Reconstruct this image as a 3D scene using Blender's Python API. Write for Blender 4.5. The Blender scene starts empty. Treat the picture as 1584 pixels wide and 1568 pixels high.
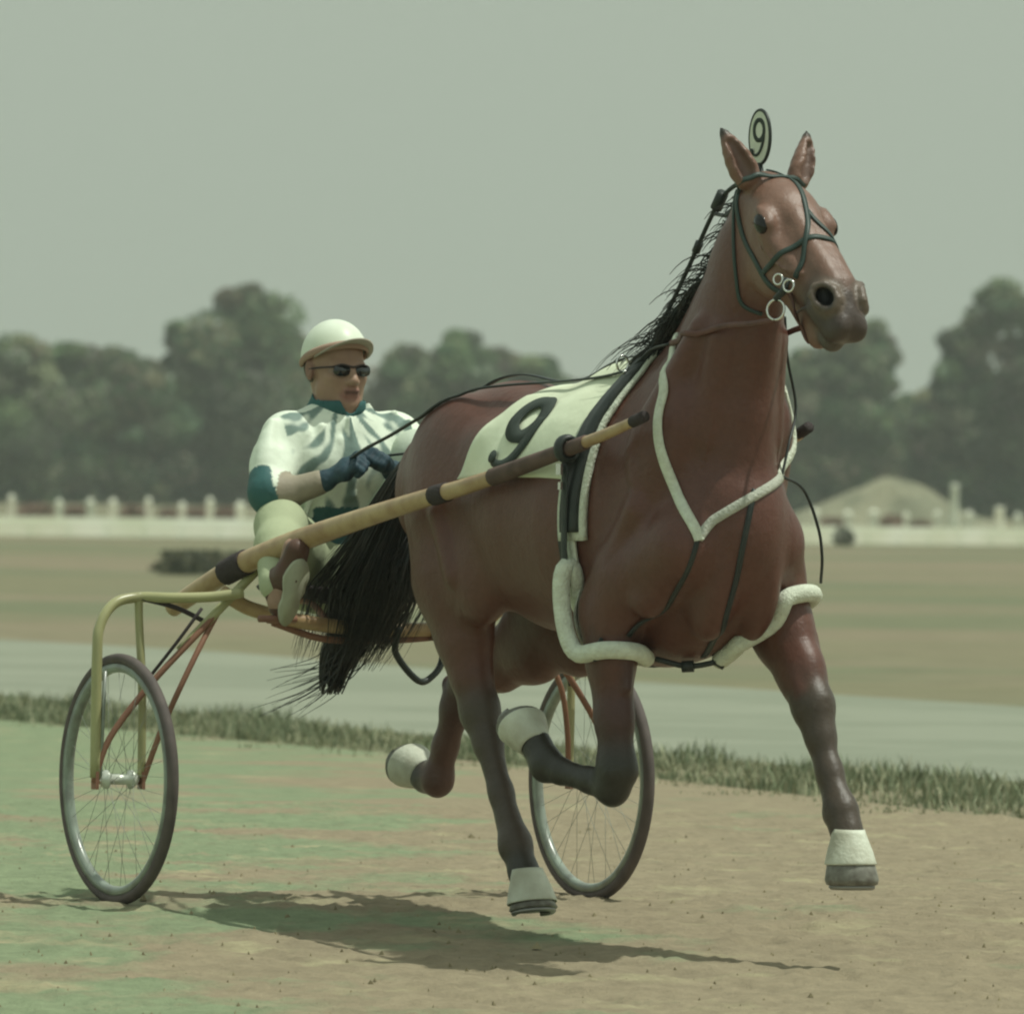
import bpy, bmesh, math, random
import numpy as np
from mathutils import Vector, Matrix
from mathutils.bvhtree import BVHTree
random.seed(7); RNG = np.random.default_rng(7)
SC = bpy.context.scene
COL = bpy.context.collection

# ------------------------------------------------------------------ camera
F_PX = 15372.0                                   # focal length in pixels of a 1584 px wide frame
H_CAM = 1.183
cam = bpy.data.cameras.new('camera'); camo = bpy.data.objects.new('camera', cam); COL.objects.link(camo)
SC.camera = camo
pitch, roll = 24/F_PX, math.radians(.9)
Fv = Vector((0, math.cos(pitch), -math.sin(pitch))); U0 = Vector((0, math.sin(pitch), math.cos(pitch))); R0 = Vector((1, 0, 0))
Rv = math.cos(roll)*R0 + math.sin(roll)*U0; Uv = -math.sin(roll)*R0 + math.cos(roll)*U0
M = Matrix((Rv, Uv, -Fv)).transposed().to_4x4(); M.translation = Vector((0, 0, H_CAM)); camo.matrix_world = M
cam.sensor_fit = 'HORIZONTAL'; cam.sensor_width = 36; cam.lens = 36*F_PX/1584
cam.clip_start = .5; cam.clip_end = 6000
cam.dof.use_dof = True; cam.dof.focus_distance = 27.0; cam.dof.aperture_fstop = 11
SC.cycles.filter_width = 2.2

# ------------------------------------------------------------------ sky, sun, exposure
SUN = Vector((.38, -.03, .90)).normalized()
SUN_EL = math.asin(SUN.z); SUN_ROT = math.atan2(SUN.x, SUN.y)
w = bpy.data.worlds.new('World'); SC.world = w; w.use_nodes = True
nt = w.node_tree; nt.nodes.clear()
out = nt.nodes.new('ShaderNodeOutputWorld'); bg = nt.nodes.new('ShaderNodeBackground')
sky = nt.nodes.new('ShaderNodeTexSky'); sky.sky_type = 'NISHITA'; sky.sun_disc = False
sky.sun_elevation = SUN_EL; sky.sun_rotation = SUN_ROT; sky.dust_density = 6; sky.air_density = 1.6
mx = nt.nodes.new('ShaderNodeMix'); mx.data_type = 'RGBA'; mx.inputs[0].default_value = .86
mx.inputs[7].default_value = (4.25, 4.95, 4.12, 1)          # veil of thin green-grey overcast
nt.links.new(sky.outputs[0], mx.inputs[6]); nt.links.new(mx.outputs[2], bg.inputs[0]); bg.inputs[1].default_value = .1
nt.links.new(bg.outputs[0], out.inputs[0])
sl = bpy.data.lights.new('sun', 'SUN'); so = bpy.data.objects.new('sun', sl); COL.objects.link(so)
sl.energy = 2.7; sl.angle = math.radians(.9); sl.color = (.98, 1, .89)
so.rotation_euler = SUN.to_track_quat('Z', 'Y').to_euler(); so.location = SUN*40
SC.view_settings.view_transform = 'Standard'; SC.view_settings.look = 'None'
SC.view_settings.exposure = .10; SC.view_settings.gamma = 1

# ------------------------------------------------------------------ frames
ANG = math.radians(61)                            # heading of horse and sulky
HX = Vector((math.cos(ANG), -math.sin(ANG), 0)); HL = Vector((math.sin(ANG), math.cos(ANG), 0))
ORG = Vector((-.428, 28.37, 0))                   # ground point under the middle of the axle
def to_world(p): return ORG + HX*p[0] + HL*p[1] + Vector((0, 0, p[2]))

def lin(r, g, b):
    f = lambda c: (c/255/12.92 if c/255 < .04045 else ((c/255+.055)/1.055)**2.4)
    return (f(r), f(g), f(b))

# ------------------------------------------------------------------ materials
MATS = {}
def mat(name, col=(.5, .5, .5), rough=.7, noise=None, bump=0, bscale=60, spec=.3, metal=0, col2=None, nscale=8, attr=False, sheen=0, detail=5, bdet=4):
    if name in MATS: return MATS[name]
    m = bpy.data.materials.new(name); m.use_nodes = True; n = m.node_tree; p = n.nodes['Principled BSDF']
    p.inputs['Roughness'].default_value = rough; p.inputs['Metallic'].default_value = metal
    p.inputs['Specular IOR Level'].default_value = spec
    if sheen: p.inputs['Sheen Weight'].default_value = sheen
    tc = n.nodes.new('ShaderNodeTexCoord')
    src = None
    if attr:
        a = n.nodes.new('ShaderNodeVertexColor'); a.layer_name = 'Col'; src = a.outputs[0]
    if col2 is not None or noise:
        nz = n.nodes.new('ShaderNodeTexNoise'); nz.inputs['Scale'].default_value = nscale; nz.inputs['Detail'].default_value = detail
        n.links.new(tc.outputs['Object'], nz.inputs['Vector'])
        rp = n.nodes.new('ShaderNodeMapRange'); rp.inputs[1].default_value = .35; rp.inputs[2].default_value = .65
        n.links.new(nz.outputs[0], rp.inputs[0])
        if src is not None:
            mu = n.nodes.new('ShaderNodeMix'); mu.data_type = 'RGBA'; mu.blend_type = 'MULTIPLY'; mu.inputs[0].default_value = 1
            rr = n.nodes.new('ShaderNodeMix'); rr.data_type = 'RGBA'; rr.inputs[6].default_value = (1-noise,)*3+(1,); rr.inputs[7].default_value = (1+noise,)*3+(1,)
            n.links.new(rp.outputs[0], rr.inputs[0]); n.links.new(src, mu.inputs[6]); n.links.new(rr.outputs[2], mu.inputs[7]); src = mu.outputs[2]
        else:
            mi = n.nodes.new('ShaderNodeMix'); mi.data_type = 'RGBA'
            c2 = col2 if col2 is not None else tuple(c*(1-noise) for c in col)
            mi.inputs[6].default_value = (*col, 1); mi.inputs[7].default_value = (*c2, 1)
            n.links.new(rp.outputs[0], mi.inputs[0]); src = mi.outputs[2]
    if src is not None: n.links.new(src, p.inputs['Base Color'])
    else: p.inputs['Base Color'].default_value = (*col, 1)
    if bump:
        nb = n.nodes.new('ShaderNodeTexNoise'); nb.inputs['Scale'].default_value = bscale; nb.inputs['Detail'].default_value = bdet; nb.inputs['Roughness'].default_value = .5 if bdet < 5 else .68
        n.links.new(tc.outputs['Object'], nb.inputs['Vector'])
        b = n.nodes.new('ShaderNodeBump'); b.inputs['Strength'].default_value = bump; b.inputs['Distance'].default_value = .01
        n.links.new(nb.outputs[0], b.inputs['Height']); n.links.new(b.outputs[0], p.inputs['Normal'])
    MATS[name] = m
    return m

# ------------------------------------------------------------------ object helpers
def tag(o, label=None, cat=None, group=None, kind=None):
    if label: o['label'] = label
    if cat: o['category'] = cat
    if group: o['group'] = group
    if kind: o['kind'] = kind
    return o
BASE = {}
def thing(name, label, cat, base=(0, 0, 0), group=None, world=False):
    o = bpy.data.objects.new(name, None); COL.objects.link(o); o.empty_display_size = .1
    if world: o.location = base
    else: o.location = to_world(base); o.rotation_euler = (0, 0, -ANG)
    BASE[o] = Vector(base)
    return tag(o, label, cat, group)
def mesh_obj(name, verts, faces, material, parent=None, base=None, smooth=True, cols=None, world=False):
    """verts in the heading frame (or world); re-based to the parent thing or to base"""
    me = bpy.data.meshes.new(name)
    root = parent
    while root is not None and root not in BASE: root = root.parent
    b = BASE[root] if root is not None else Vector(base or (0, 0, 0))
    v = np.asarray(verts, dtype=float).reshape(-1, 3) - np.array(b)
    me.from_pydata(v.tolist(), [], [list(f) for f in faces] if not isinstance(faces, np.ndarray) else faces.tolist())
    if material is not None: me.materials.append(material)
    if smooth: me.polygons.foreach_set('use_smooth', [True]*len(me.polygons))
    if cols is not None:
        ca = me.color_attributes.new('Col', 'FLOAT_COLOR', 'POINT')
        c4 = np.ones((len(v), 4), dtype=np.float32); c4[:, :3] = cols; ca.data.foreach_set('color', c4.ravel())
    me.update()
    o = bpy.data.objects.new(name, me); COL.objects.link(o)
    if parent is not None: o.parent = parent
    else:
        if world: o.location = b
        else: o.location = to_world(b); o.rotation_euler = (0, 0, -ANG)
    return o

class MB:
    def __init__(s): s.v = []; s.f = []
    def add(s, v, f):
        n = len(s.v); s.v += [tuple(p) for p in v]; s.f += [tuple(i+n for i in q) for q in f]; return s
    def tube(s, pts, r, n=10, closed=False, sub=0, flat=None):
        """flat=(dir, factor): squashes the section along dir"""
        pts = [Vector(p) for p in pts]
        r = [r]*len(pts) if not isinstance(r, (list, tuple)) else list(r)
        if sub: pts, r = spline(pts, r, sub, closed)
        m = len(pts); rings = []
        t0 = (pts[1]-pts[0]).normalized()
        nrm = t0.orthogonal().normalized()
        for i in range(m):
            a = pts[(i-1) % m] if (closed or i > 0) else pts[0]; b = pts[(i+1) % m] if (closed or i < m-1) else pts[-1]
            t = (b-a).normalized()
            nrm = (nrm - t*nrm.dot(t)).normalized(); bi = t.cross(nrm)
            ring = []
            for k in range(n):
                an = 2*math.pi*k/n; d = (nrm*math.cos(an)+bi*math.sin(an))*r[i]
                if flat: d = d - flat[0]*(d.dot(flat[0]))*(1-flat[1])
                ring.append(pts[i]+d)
            rings.append(ring)
        v = [p for g in rings for p in g]; f = []
        for i in range(m if closed else m-1):
            j = (i+1) % m
            for k in range(n):
                k2 = (k+1) % n; f.append((i*n+k, i*n+k2, j*n+k2, j*n+k))
        if not closed:
            f.append(tuple(range(n-1, -1, -1))); f.append(tuple((m-1)*n+k for k in range(n)))
        return s.add(v, f)
    def box(s, c, d, rot=None):
        v = []
        for x in (-1, 1):
            for y in (-1, 1):
                for z in (-1, 1):
                    p = Vector((x*d[0]/2, y*d[1]/2, z*d[2]/2))
                    if rot is not None: p = rot @ p
                    v.append(Vector(c)+p)
        return s.add(v, [(0, 1, 3, 2), (4, 6, 7, 5), (0, 4, 5, 1), (2, 3, 7, 6), (0, 2, 6, 4), (1, 5, 7, 3)])
    def loft(s, rings, cap=True, closed=False):
        n = len(rings[0]); v = [p for g in rings for p in g]; f = []
        for i in range(len(rings) if closed else len(rings)-1):
            j = (i+1) % len(rings)
            for k in range(n):
                k2 = (k+1) % n; f.append((i*n+k, i*n+k2, j*n+k2, j*n+k))
        if cap and not closed:
            f.append(tuple(range(n-1, -1, -1))); f.append(tuple((len(rings)-1)*n+k for k in range(n)))
        return s.add(v, f)
    def build(s, name, m, parent=None, **k): return mesh_obj(name, s.v, s.f, m, parent, **k)

def spline(pts, r, sub, closed=False):
    P = [Vector(p) for p in pts]; n = len(P); o = []; ro = []
    seg = n if closed else n-1
    for i in range(seg):
        p0 = P[(i-1) % n] if closed or i > 0 else P[0]*2-P[1]
        p1 = P[i]; p2 = P[(i+1) % n]
        p3 = P[(i+2) % n] if closed or i+2 < n else P[-1]*2-P[-2]
        for k in range(sub):
            t = k/sub
            o.append(.5*((2*p1)+(p2-p0)*t+(2*p0-5*p1+4*p2-p3)*t*t+(3*p1-p0-3*p2+p3)*t**3))
            ro.append(r[i]*(1-t)+r[(i+1) % n]*t)
    if not closed: o.append(P[-1]); ro.append(r[-1])
    return o, ro

# ------------------------------------------------------------------ implicit surfaces: smooth union of tapered limbs and muscles
class Sdf:
    def __init__(s): s.p = []
    def cap(s, a, b, ra, rb, k=.04, c=None, sy=1, ax=(0, 1, 0), op='+', sy2=None):
        ax = np.array(ax, float); ax /= np.linalg.norm(ax)
        s.p.append(('c', np.array(a, float), np.array(b, float), ra, rb, k, c, (sy, sy if sy2 is None else sy2), ax, op)); return s
    def chain(s, pts, k=.03, c=None, ax=(0, 1, 0)):
        """pts: (x, y, z, r[, sy[, colour]])"""
        for p, q in zip(pts[:-1], pts[1:]):
            cc = (p[5] if len(p) > 5 else c, q[5] if len(q) > 5 else c)
            s.cap(p[:3], q[:3], p[3], q[3], k, cc, p[4] if len(p) > 4 else 1, ax, sy2=(q[4] if len(q) > 4 else 1))
        return s
    def ell(s, c0, rad, rot=0, k=.04, c=None, op='+', yaw=0):
        """rot: pitch about y (degrees), yaw about z"""
        a = math.radians(rot); b = math.radians(yaw)
        Ry = np.array([[math.cos(a), 0, math.sin(a)], [0, 1, 0], [-math.sin(a), 0, math.cos(a)]])
        Rz = np.array([[math.cos(b), -math.sin(b), 0], [math.sin(b), math.cos(b), 0], [0, 0, 1]])
        s.p.append(('e', np.array(c0, float), np.array(rad, float), Rz @ Ry, None, k, c, None, None, op)); return s
    @staticmethod
    def dist(p, X, Y, Z):
        if p[0] == 'c':
            _, a, b, ra, rb, k, c, (s1, s2), ax, op = p
            ba = b-a; L = max(float(ba @ ba), 1e-9)
            t = np.clip(((X-a[0])*ba[0]+(Y-a[1])*ba[1]+(Z-a[2])*ba[2])/L, 0, 1)
            ox = X-a[0]-t*ba[0]; oy = Y-a[1]-t*ba[1]; oz = Z-a[2]-t*ba[2]
            if s1 != 1 or s2 != 1:
                sy = s1+(s2-s1)*t; dn = ox*ax[0]+oy*ax[1]+oz*ax[2]; g = (1/sy-1)*dn
                ox = ox+g*ax[0]; oy = oy+g*ax[1]; oz = oz+g*ax[2]
                q = np.sqrt(ox*ox+oy*oy+oz*oz); r = ra+(rb-ra)*t
                return (q-r)*np.where(np.abs(dn)/np.maximum(q*sy, 1e-6) > .7, sy, (1+sy)/2), t
            return np.sqrt(ox*ox+oy*oy+oz*oz)-(ra+(rb-ra)*t), t
        _, c0, rad, Rm = p[:4]
        x = X-c0[0]; y = Y-c0[1]; z = Z-c0[2]
        u = (Rm[0, 0]*x+Rm[1, 0]*y+Rm[2, 0]*z)/rad[0]; v = (Rm[0, 1]*x+Rm[1, 1]*y+Rm[2, 1]*z)/rad[1]; ww = (Rm[0, 2]*x+Rm[1, 2]*y+Rm[2, 2]*z)/rad[2]
        k0 = np.sqrt(u*u+v*v+ww*ww); k1 = np.sqrt((u/rad[0])**2+(v/rad[1])**2+(ww/rad[2])**2)+1e-6
        return k0*(k0-1)/k1, 0*k0
    def bounds(s, p):
        if p[0] == 'c': r = max(p[3], p[4]); return np.minimum(p[1], p[2])-r, np.maximum(p[1], p[2])+r
        r = float(max(p[2])); return p[1]-r, p[1]+r
    def mesh(s, h, colour=None):
        lo = np.min([s.bounds(p)[0] for p in s.p if p[9] == '+'], axis=0)-.03; hi = np.max([s.bounds(p)[1] for p in s.p if p[9] == '+'], axis=0)+.03
        n = np.ceil((hi-lo)/h).astype(int)+1
        ax = [(lo[i]+h*np.arange(n[i])).astype(np.float32) for i in range(3)]
        D = np.full(n, .12, dtype=np.float32)
        for p in s.p:
            b0, b1 = s.bounds(p); m = p[5]+.05
            i0 = np.clip(((b0-m-lo)/h).astype(int), 0, n-1); i1 = np.clip(np.ceil((b1+m-lo)/h).astype(int)+1, 0, n)
            X = ax[0][i0[0]:i1[0], None, None]; Y = ax[1][None, i0[1]:i1[1], None]; Z = ax[2][None, None, i0[2]:i1[2]]
            d, _ = s.dist(p, X, Y, Z); S = D[i0[0]:i1[0], i0[1]:i1[1], i0[2]:i1[2]]; k = p[5]
            if p[9] == '+': hh = np.clip(.5+.5*(S-d)/k, 0, 1); S[...] = S*(1-hh)+d*hh-k*hh*(1-hh)
            else: hh = np.clip(.5-.5*(S+d)/k, 0, 1); S[...] = S*(1-hh)-d*hh+k*hh*(1-hh)
        V, Q = surface_nets(D, lo, h)
        V = relax(V, Q, 2)
        C = None
        if colour is not None:
            C = np.tile(np.array(colour, dtype=np.float64), (len(V), 1)); cur = np.full(len(V), 1.)
            for p in s.p:
                d, t = s.dist(p, V[:, 0], V[:, 1], V[:, 2]); k = p[5]
                if p[9] == '+':
                    hh = np.clip(.5+.5*(cur-d)/max(k, .01), 0, 1); cur = cur*(1-hh)+d*hh
                    if p[6] is None: pc = np.array(colour)[None]
                    elif isinstance(p[6][0], (tuple, list)) or p[6][0] is None:
                        a = np.array(p[6][0] or colour); b = np.array(p[6][1] or colour); pc = a[None]*(1-t[:, None])+b[None]*t[:, None]
                    else: pc = np.array(p[6])[None]
                    C = C*(1-hh[:, None])+pc*hh[:, None]
                elif p[6] is not None:
                    hh = np.clip(1-d/.008, 0, 1)[:, None]; C = C*(1-hh)+np.array(p[6])[None]*hh
        return V, Q, C

def surface_nets(D, lo, h):
    s = D < 0
    c = [s[:-1, :-1, :-1], s[1:, :-1, :-1], s[:-1, 1:, :-1], s[1:, 1:, :-1], s[:-1, :-1, 1:], s[1:, :-1, 1:], s[:-1, 1:, 1:], s[1:, 1:, 1:]]
    a = c[0].copy(); o = c[0].copy()
    for q in c[1:]: a &= q; o |= q
    I = np.argwhere(o & ~a)
    off = np.array([(0, 0, 0), (1, 0, 0), (0, 1, 0), (1, 1, 0), (0, 0, 1), (1, 0, 1), (0, 1, 1), (1, 1, 1)])
    val = np.stack([D[I[:, 0]+q[0], I[:, 1]+q[1], I[:, 2]+q[2]] for q in off], 1).astype(np.float64)
    acc = np.zeros((len(I), 3)); cnt = np.zeros(len(I))
    for i in range(8):
        for j in range(i+1, 8):
            if abs(off[i]-off[j]).sum() != 1: continue
            x = (val[:, i] < 0) != (val[:, j] < 0)
            t = np.where(x, val[:, i]/np.where(x, val[:, i]-val[:, j], 1), 0)
            acc += x[:, None]*(off[i][None]+t[:, None]*(off[j]-off[i])[None]); cnt += x
    V = lo+h*(I+acc/cnt[:, None])
    ix = np.full(np.array(D.shape)-1, -1, dtype=np.int32); ix[I[:, 0], I[:, 1], I[:, 2]] = np.arange(len(I))
    Q = []
    for axn in range(3):
        u, v = (axn+1) % 3, (axn+2) % 3
        sl0 = [slice(None)]*3; sl1 = [slice(None)]*3; sl0[axn] = slice(0, -1); sl1[axn] = slice(1, None)
        E = np.argwhere(s[tuple(sl0)] != s[tuple(sl1)])
        E = E[(E[:, u] > 0) & (E[:, v] > 0) & (E[:, u] < D.shape[u]-1) & (E[:, v] < D.shape[v]-1)]
        du = np.zeros(3, int); du[u] = 1; dv = np.zeros(3, int); dv[v] = 1
        g = lambda A: ix[A[:, 0], A[:, 1], A[:, 2]]
        q = np.stack([g(E-du-dv), g(E-dv), g(E), g(E-du)], 1)
        ins = s[E[:, 0], E[:, 1], E[:, 2]]
        q[~ins] = q[~ins][:, ::-1]
        Q.append(q[(q >= 0).all(1)])
    return V, np.concatenate(Q)
def relax(V, Q, it):
    for _ in range(it):
        for lam in (.5, -.52):
            acc = np.zeros_like(V); cnt = np.zeros(len(V))
            for i in range(4):
                a, b = Q[:, i], Q[:, (i+1) % 4]
                for d in range(3): acc[:, d] += np.bincount(a, V[b, d], len(V))+np.bincount(b, V[a, d], len(V))
                cnt += np.bincount(a, minlength=len(V))+np.bincount(b, minlength=len(V))
            V = V+lam*(acc/cnt[:, None]-V)
    return V

H_RES = .007; HAZE = .00036
# ================================================================== HORSE
BAY = (.116, .046, .032); BAYD = (.068, .030, .025); BAYL = (.235, .12, .08)
BLK = (.034, .033, .026); LEG = (.070, .052, .038); MUZ = (.066, .048, .040)
hs = Sdf()
# trunk
hs.chain([(.76, 0, 1.20, .235, .92), (.98, 0, 1.17, .290, .83), (1.25, 0, 1.135, .325, .83), (1.52, 0, 1.12, .350, .77),
          (1.76, 0, 1.10, .370, .63), (1.95, 0, 1.10, .30, .64)], k=.05)
hs.ell((1.62, 0, 1.43), (.26, .065, .105), 3, .08)                         # withers
hs.ell((.92, 0, 1.385), (.22, .11, .09), 6, .08)                            # croup
for s in (-1, 1):
    hs.ell((.84, s*.135, 1.19), (.25, .125, .26), -12, .04)                # haunch
    hs.ell((.580, s*.10, 1.19), (.105, .09, .16), 10, .035)                 # buttock
    hs.ell((1.08, s*.175, 1.30), (.07, .05, .06), 0, .06)                  # point of hip
    hs.ell((1.93, s*.145, 1.20), (.13, .085, .30), 28, .035)                # shoulder blade
    hs.ell((2.05, s*.108, 1.07), (.12, .078, .13), 0, .045)                  # point of shoulder
    hs.ell((2.10, s*.065, .96), (.105, .062, .17), 8, .025)                 # breast muscles
    hs.ell((1.86, s*.155, 1.00), (.14, .09, .13), 25, .03)                 # triceps
hs.ell((1.86, 0, .835), (.20, .10, .09), 0, .05)                            # brisket
# neck
hs.chain([(1.84, 0, 1.26, .27, .70), (1.99, 0, 1.40, .225, .58), (2.09, 0, 1.60, .160, .60), (2.175, 0, 1.79, .125, .62), (2.235, 0, 1.94, .095, .76)], k=.06)
hs.cap((1.68, 0, 1.45), (2.09, 0, 1.80), .04, .03, .06)                    # crest
hs.cap((2.08, -.045, 1.2), (2.175, -.04, 1.60), .055, .035, .035)               # jugular edge
hs.cap((2.08, .045, 1.2), (2.175, .04, 1.60), .055, .035, .035)
# head: A poll, u along the face, n up from the face
HPIT, HYAW, HW = math.radians(42), math.radians(3), 1.2
A = np.array([2.245, 0, 1.985]); u = np.array([math.cos(HPIT)*math.cos(HYAW), math.cos(HPIT)*math.sin(HYAW), -math.sin(HPIT)])
nn = np.array([math.sin(HPIT)*math.cos(HYAW), math.sin(HPIT)*math.sin(HYAW), math.cos(HPIT)]); sd = np.array([-math.sin(HYAW), math.cos(HYAW), 0])
def hp(s, n, y=0): q = A+u*s+nn*n+sd*y*HW; return tuple(float(v) for v in q)
HD = (.200, .112, .082)
hs.chain([(*hp(.03, -.02), .085, .80, HD), (*hp(.13, -.01), .098, .86, HD), (*hp(.24, -.012), .094, .72, HD), (*hp(.35, .004), .076, .74, HD),
          (*hp(.44, .004), .070, .78, MUZ), (*hp(.505, -.004), .060, .84, MUZ)], k=.035)
hs.ell(hp(.10, .035), (.09, .078, .06), 30, .04, HD, yaw=2)                         # forehead
for s in (-1, 1):
    hs.ell(hp(.215, -.06, s*.042), (.105, .038, .095), 14, .03, HD, yaw=2)        # jowl
    hs.ell(hp(.156, .038, s*.078), (.046, .022, .030), 36, .026, HD, yaw=2)        # orbit
    hs.cap(hp(.185, .012, s*.078), hp(.33, .014, s*.052), .017, .012, .03, HD)    # facial crest
    hs.cap(hp(.18, .074, s*.022), hp(.43, .066, s*.018), .018, .016, .03, HD)      # nasal bone
    hs.ell(hp(.465, .034, s*.042), (.052, .026, .042), 34, .018, (.13, .095, .075), yaw=2)  # nostril wing
    hs.ell(hp(.540, .000, s*.024), (.034, .026, .036), 34, .02, MUZ, yaw=2)       # upper lip
    hs.cap(hp(.45, -.012, s*.044), hp(.525, -.03, s*.026), .024, .022, .018, MUZ)
hs.cap(hp(.31, -.080), hp(.45, -.100), .054, .040, .03, HD, sy=.8)         # lower jaw
hs.ell(hp(.505, -.075), (.034, .032, .026), 38, .02, (.09, .075, .062), yaw=2)     # lower lip
for s in (-1, 1):
    hs.cap(hp(.42, -.045, s*.068), hp(.59, -.046, s*.015), .004, .004, .008, (.03, .025, .022), op='-')      # mouth line
    hs.ell(hp(.470, .048, s*.054), (.044, .028, .032), 45, .010, (.012, .013, .013), op='-', yaw=3+s*26)      # nostril
    hs.ell(hp(.168, .036, s*.108), (.036, .015, .024), 38, .006, (.02, .016, .015), op='-', yaw=2)                  # eye socket
    hs.ell(hp(.13, .022, s*.098), (.02, .014, .015), 45, .02, None, op='-')                                 # hollow above eye
    b0 = hp(.005, .05, s*.066); mid = hp(-.055, .088, s*.092); t0 = hp(-.125, .118, s*.114)      # ears
    bz = lambda t: tuple((1-t)**2*np.array(b0)+2*t*(1-t)*(np.array(mid)*2-.5*np.array(b0)-.5*np.array(t0))+t*t*np.array(t0))
    hs.chain([(*bz(t), r_, .56, (HD if t < .8 else BLK)) for t, r_ in ((0, .036), (.2, .037), (.4, .034), (.58, .027), (.74, .018), (.88, .010), (1, .003))], k=.013, ax=tuple(u), c=HD)
    hs.cap(hp(.008, .080, s*.080), hp(-.070, .112, s*.104), .022, .012, .008, (.15, .09, .07), op='-')
# near hind leg (reaching to the ground)
def hind_near(): return None
hs.chain([(.84, -.13, 1.12, .20, .66), (.86, -.155, .95, .175, .58), (.90, -.155, .79, .110, .58), (.935, -.15, .68, .070, .70),
          (.972, -.14, .575, .063, .74, LEG), (1.02, -.14, .49, .043, .82, LEG), (1.10, -.14, .355, .033, .86, LEG), (1.185, -.14, .215, .046, .86, LEG),
          (1.235, -.14, .14, .040, .9, BLK), (1.27, -.14, .105, .042, .95, BLK)], k=.03)
hs.ell((1.04, -.185, .96), (.12, .07, .15), -20, .05)
hs.cap((.885, -.14, .665), (.915, -.14, .60), .024, .030, .018, BAYD)
hs.cap((.80, -.135, .85), (.90, -.14, .66), .05, .022, .04, BAYD)
hs.cap((1.0, -.145, .545), (1.135, -.14, .265), .022, .02, .02, LEG)          # tendon
hs.ell((1.165, -.14, .20), (.03, .026, .03), 0, .02, BLK)
# far hind leg (flexed, trailing)
hs.chain([(.84, .13, 1.10, .20, .66), (.86, .155, .90, .165, .6), (.76, .15, .78, .13, .6), (.60, .135, .71, .085, .65),
          (.43, .12, .66, .060, .74, BAYD), (.36, .12, .57, .048, .82, BAYD), (.30, .12, .46, .036, .9, (.10, .05, .04)), (.255, .12, .365, .047, .85, (.10, .05, .04)),
          (.185, .12, .368, .040, .9, BLK), (.135, .12, .39, .042, .95, BLK)], k=.03)
hs.cap((.33, .12, .635), (.38, .12, .61), .028, .03, .025, BAYD)
hs.ell((.95, .18, .80), (.15, .075, .13), 10, .05)
# near fore leg (folded)
hs.chain([(2.08, -.15, 1.04, .11, .8), (1.86, -.175, .95, .115, .75), (1.79, -.195, .86, .105, .68), (1.805, -.2, .74, .080, .72), (1.83, -.2, .58, .056, .8, BAYD),
          (1.845, -.2, .445, .056, .85, BLK), (1.83, -.203, .395, .050, .85, BLK)], k=.03)
hs.chain([(1.83, -.203, .395, .050, .85, BLK), (1.74, -.222, .410, .034, .85, BLK), (1.62, -.245, .430, .034, .9, BLK), (1.56, -.257, .448, .048, .85, BLK),
          (1.515, -.262, .495, .041, .9, BLK), (1.48, -.265, .525, .042, .95, BLK)], k=.02)
hs.cap((1.76, -.19, .84), (1.80, -.2, .56), .045, .026, .03, BAYD)
# far fore leg (reaching)
hs.chain([(2.05, .14, 1.05, .115, .8), (1.98, .18, .95, .120, .75), (2.04, .195, .82, .100, .72), (2.13, .2, .715, .073, .76), (2.20, .2, .62, .060, .84, LEG),
          (2.238, .2, .545, .042, .85, LEG), (2.29, .2, .45, .034, .88, LEG), (2.352, .2, .345, .046, .86, LEG), (2.385, .2, .29, .040, .9, LEG), (2.40, .2, .255, .042, .95, LEG)], k=.03)
hs.cap((1.99, .19, .86), (2.13, .2, .66), .055, .03, .03, BAYD)
hs.cap((2.20, .2, .56), (2.305, .2, .375), .022, .022, .015, LEG)
hs.ell((2.32, .2, .335), (.03, .028, .03), 0, .02, LEG)

for s in (-1, 1):
    hs.cap((2.02, s*.20, 1.02), (1.93, s*.215, 1.30), .018, .012, .03)                       # edge of the shoulder
    for p_, q_ in ((hp(.20, -.02, s*.088), hp(.30, -.005, s*.075)), (hp(.30, -.005, s*.075), hp(.36, .03, s*.058))): hs.cap(p_, q_, .004, .0035, .007, HD)
for s in (-1, 1):
    hs.cap(hp(.125, .050, s*.086), hp(.185, .050, s*.090), .009, .007, .010, HD)             # brow and lids
    hs.cap(hp(.140, .016, s*.094), hp(.195, .018, s*.088), .006, .005, .008, HD)
    hs.cap(hp(.205, .000, s*.088), hp(.255, -.018, s*.078), .005, .004, .010, HD)
    for a_ in range(8):
        t1, t2 = a_*.785, (a_+1)*.785; rr1 = lambda t: hp(.470+.040*math.cos(t), .048+.026*math.sin(t), s*(.050-.012*math.cos(t)-.014*math.sin(t)))
        hs.cap(rr1(t1), rr1(t2), .0075, .0075, .012, (.15, .115, .09))
    hs.cap(hp(.43, -.030, s*.062), hp(.40, -.075, s*.052), .006, .004, .010, MUZ)
    hs.cap((2.12, s*.09, 1.34), (2.165, s*.085, 1.60), .025, .030, .04)                        # neck strap muscle
    hs.cap((1.95, s*.16, 1.34), (2.10, s*.10, 1.62), .06, .04, .025)
    hs.cap((1.96, s*.20, 1.14), (1.82, s*.21, .96), .05, .045, .02)                           # arm muscle
    hs.cap((2.08, s*.14, .98), (1.98, s*.185, .90), .05, .05, .02)
    hs.cap((.72, s*.205, 1.10), (.80, s*.215, .92), .035, .03, .02)                           # back of the thigh
    hs.cap((.92, s*.235, 1.12), (1.0, s*.235, .95), .04, .035, .02)
hs.cap((1.80, -.235, .88), (1.83, -.235, .70), .022, .016, .012, BAYD); hs.cap((1.86, -.19, .86), (1.885, -.195, .66), .02, .014, .012, BAYD)
hs.cap((2.10, .245, .80), (2.18, .235, .68), .022, .016, .012); hs.cap((2.10, .16, .80), (2.20, .165, .66), .022, .016, .012)
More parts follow.
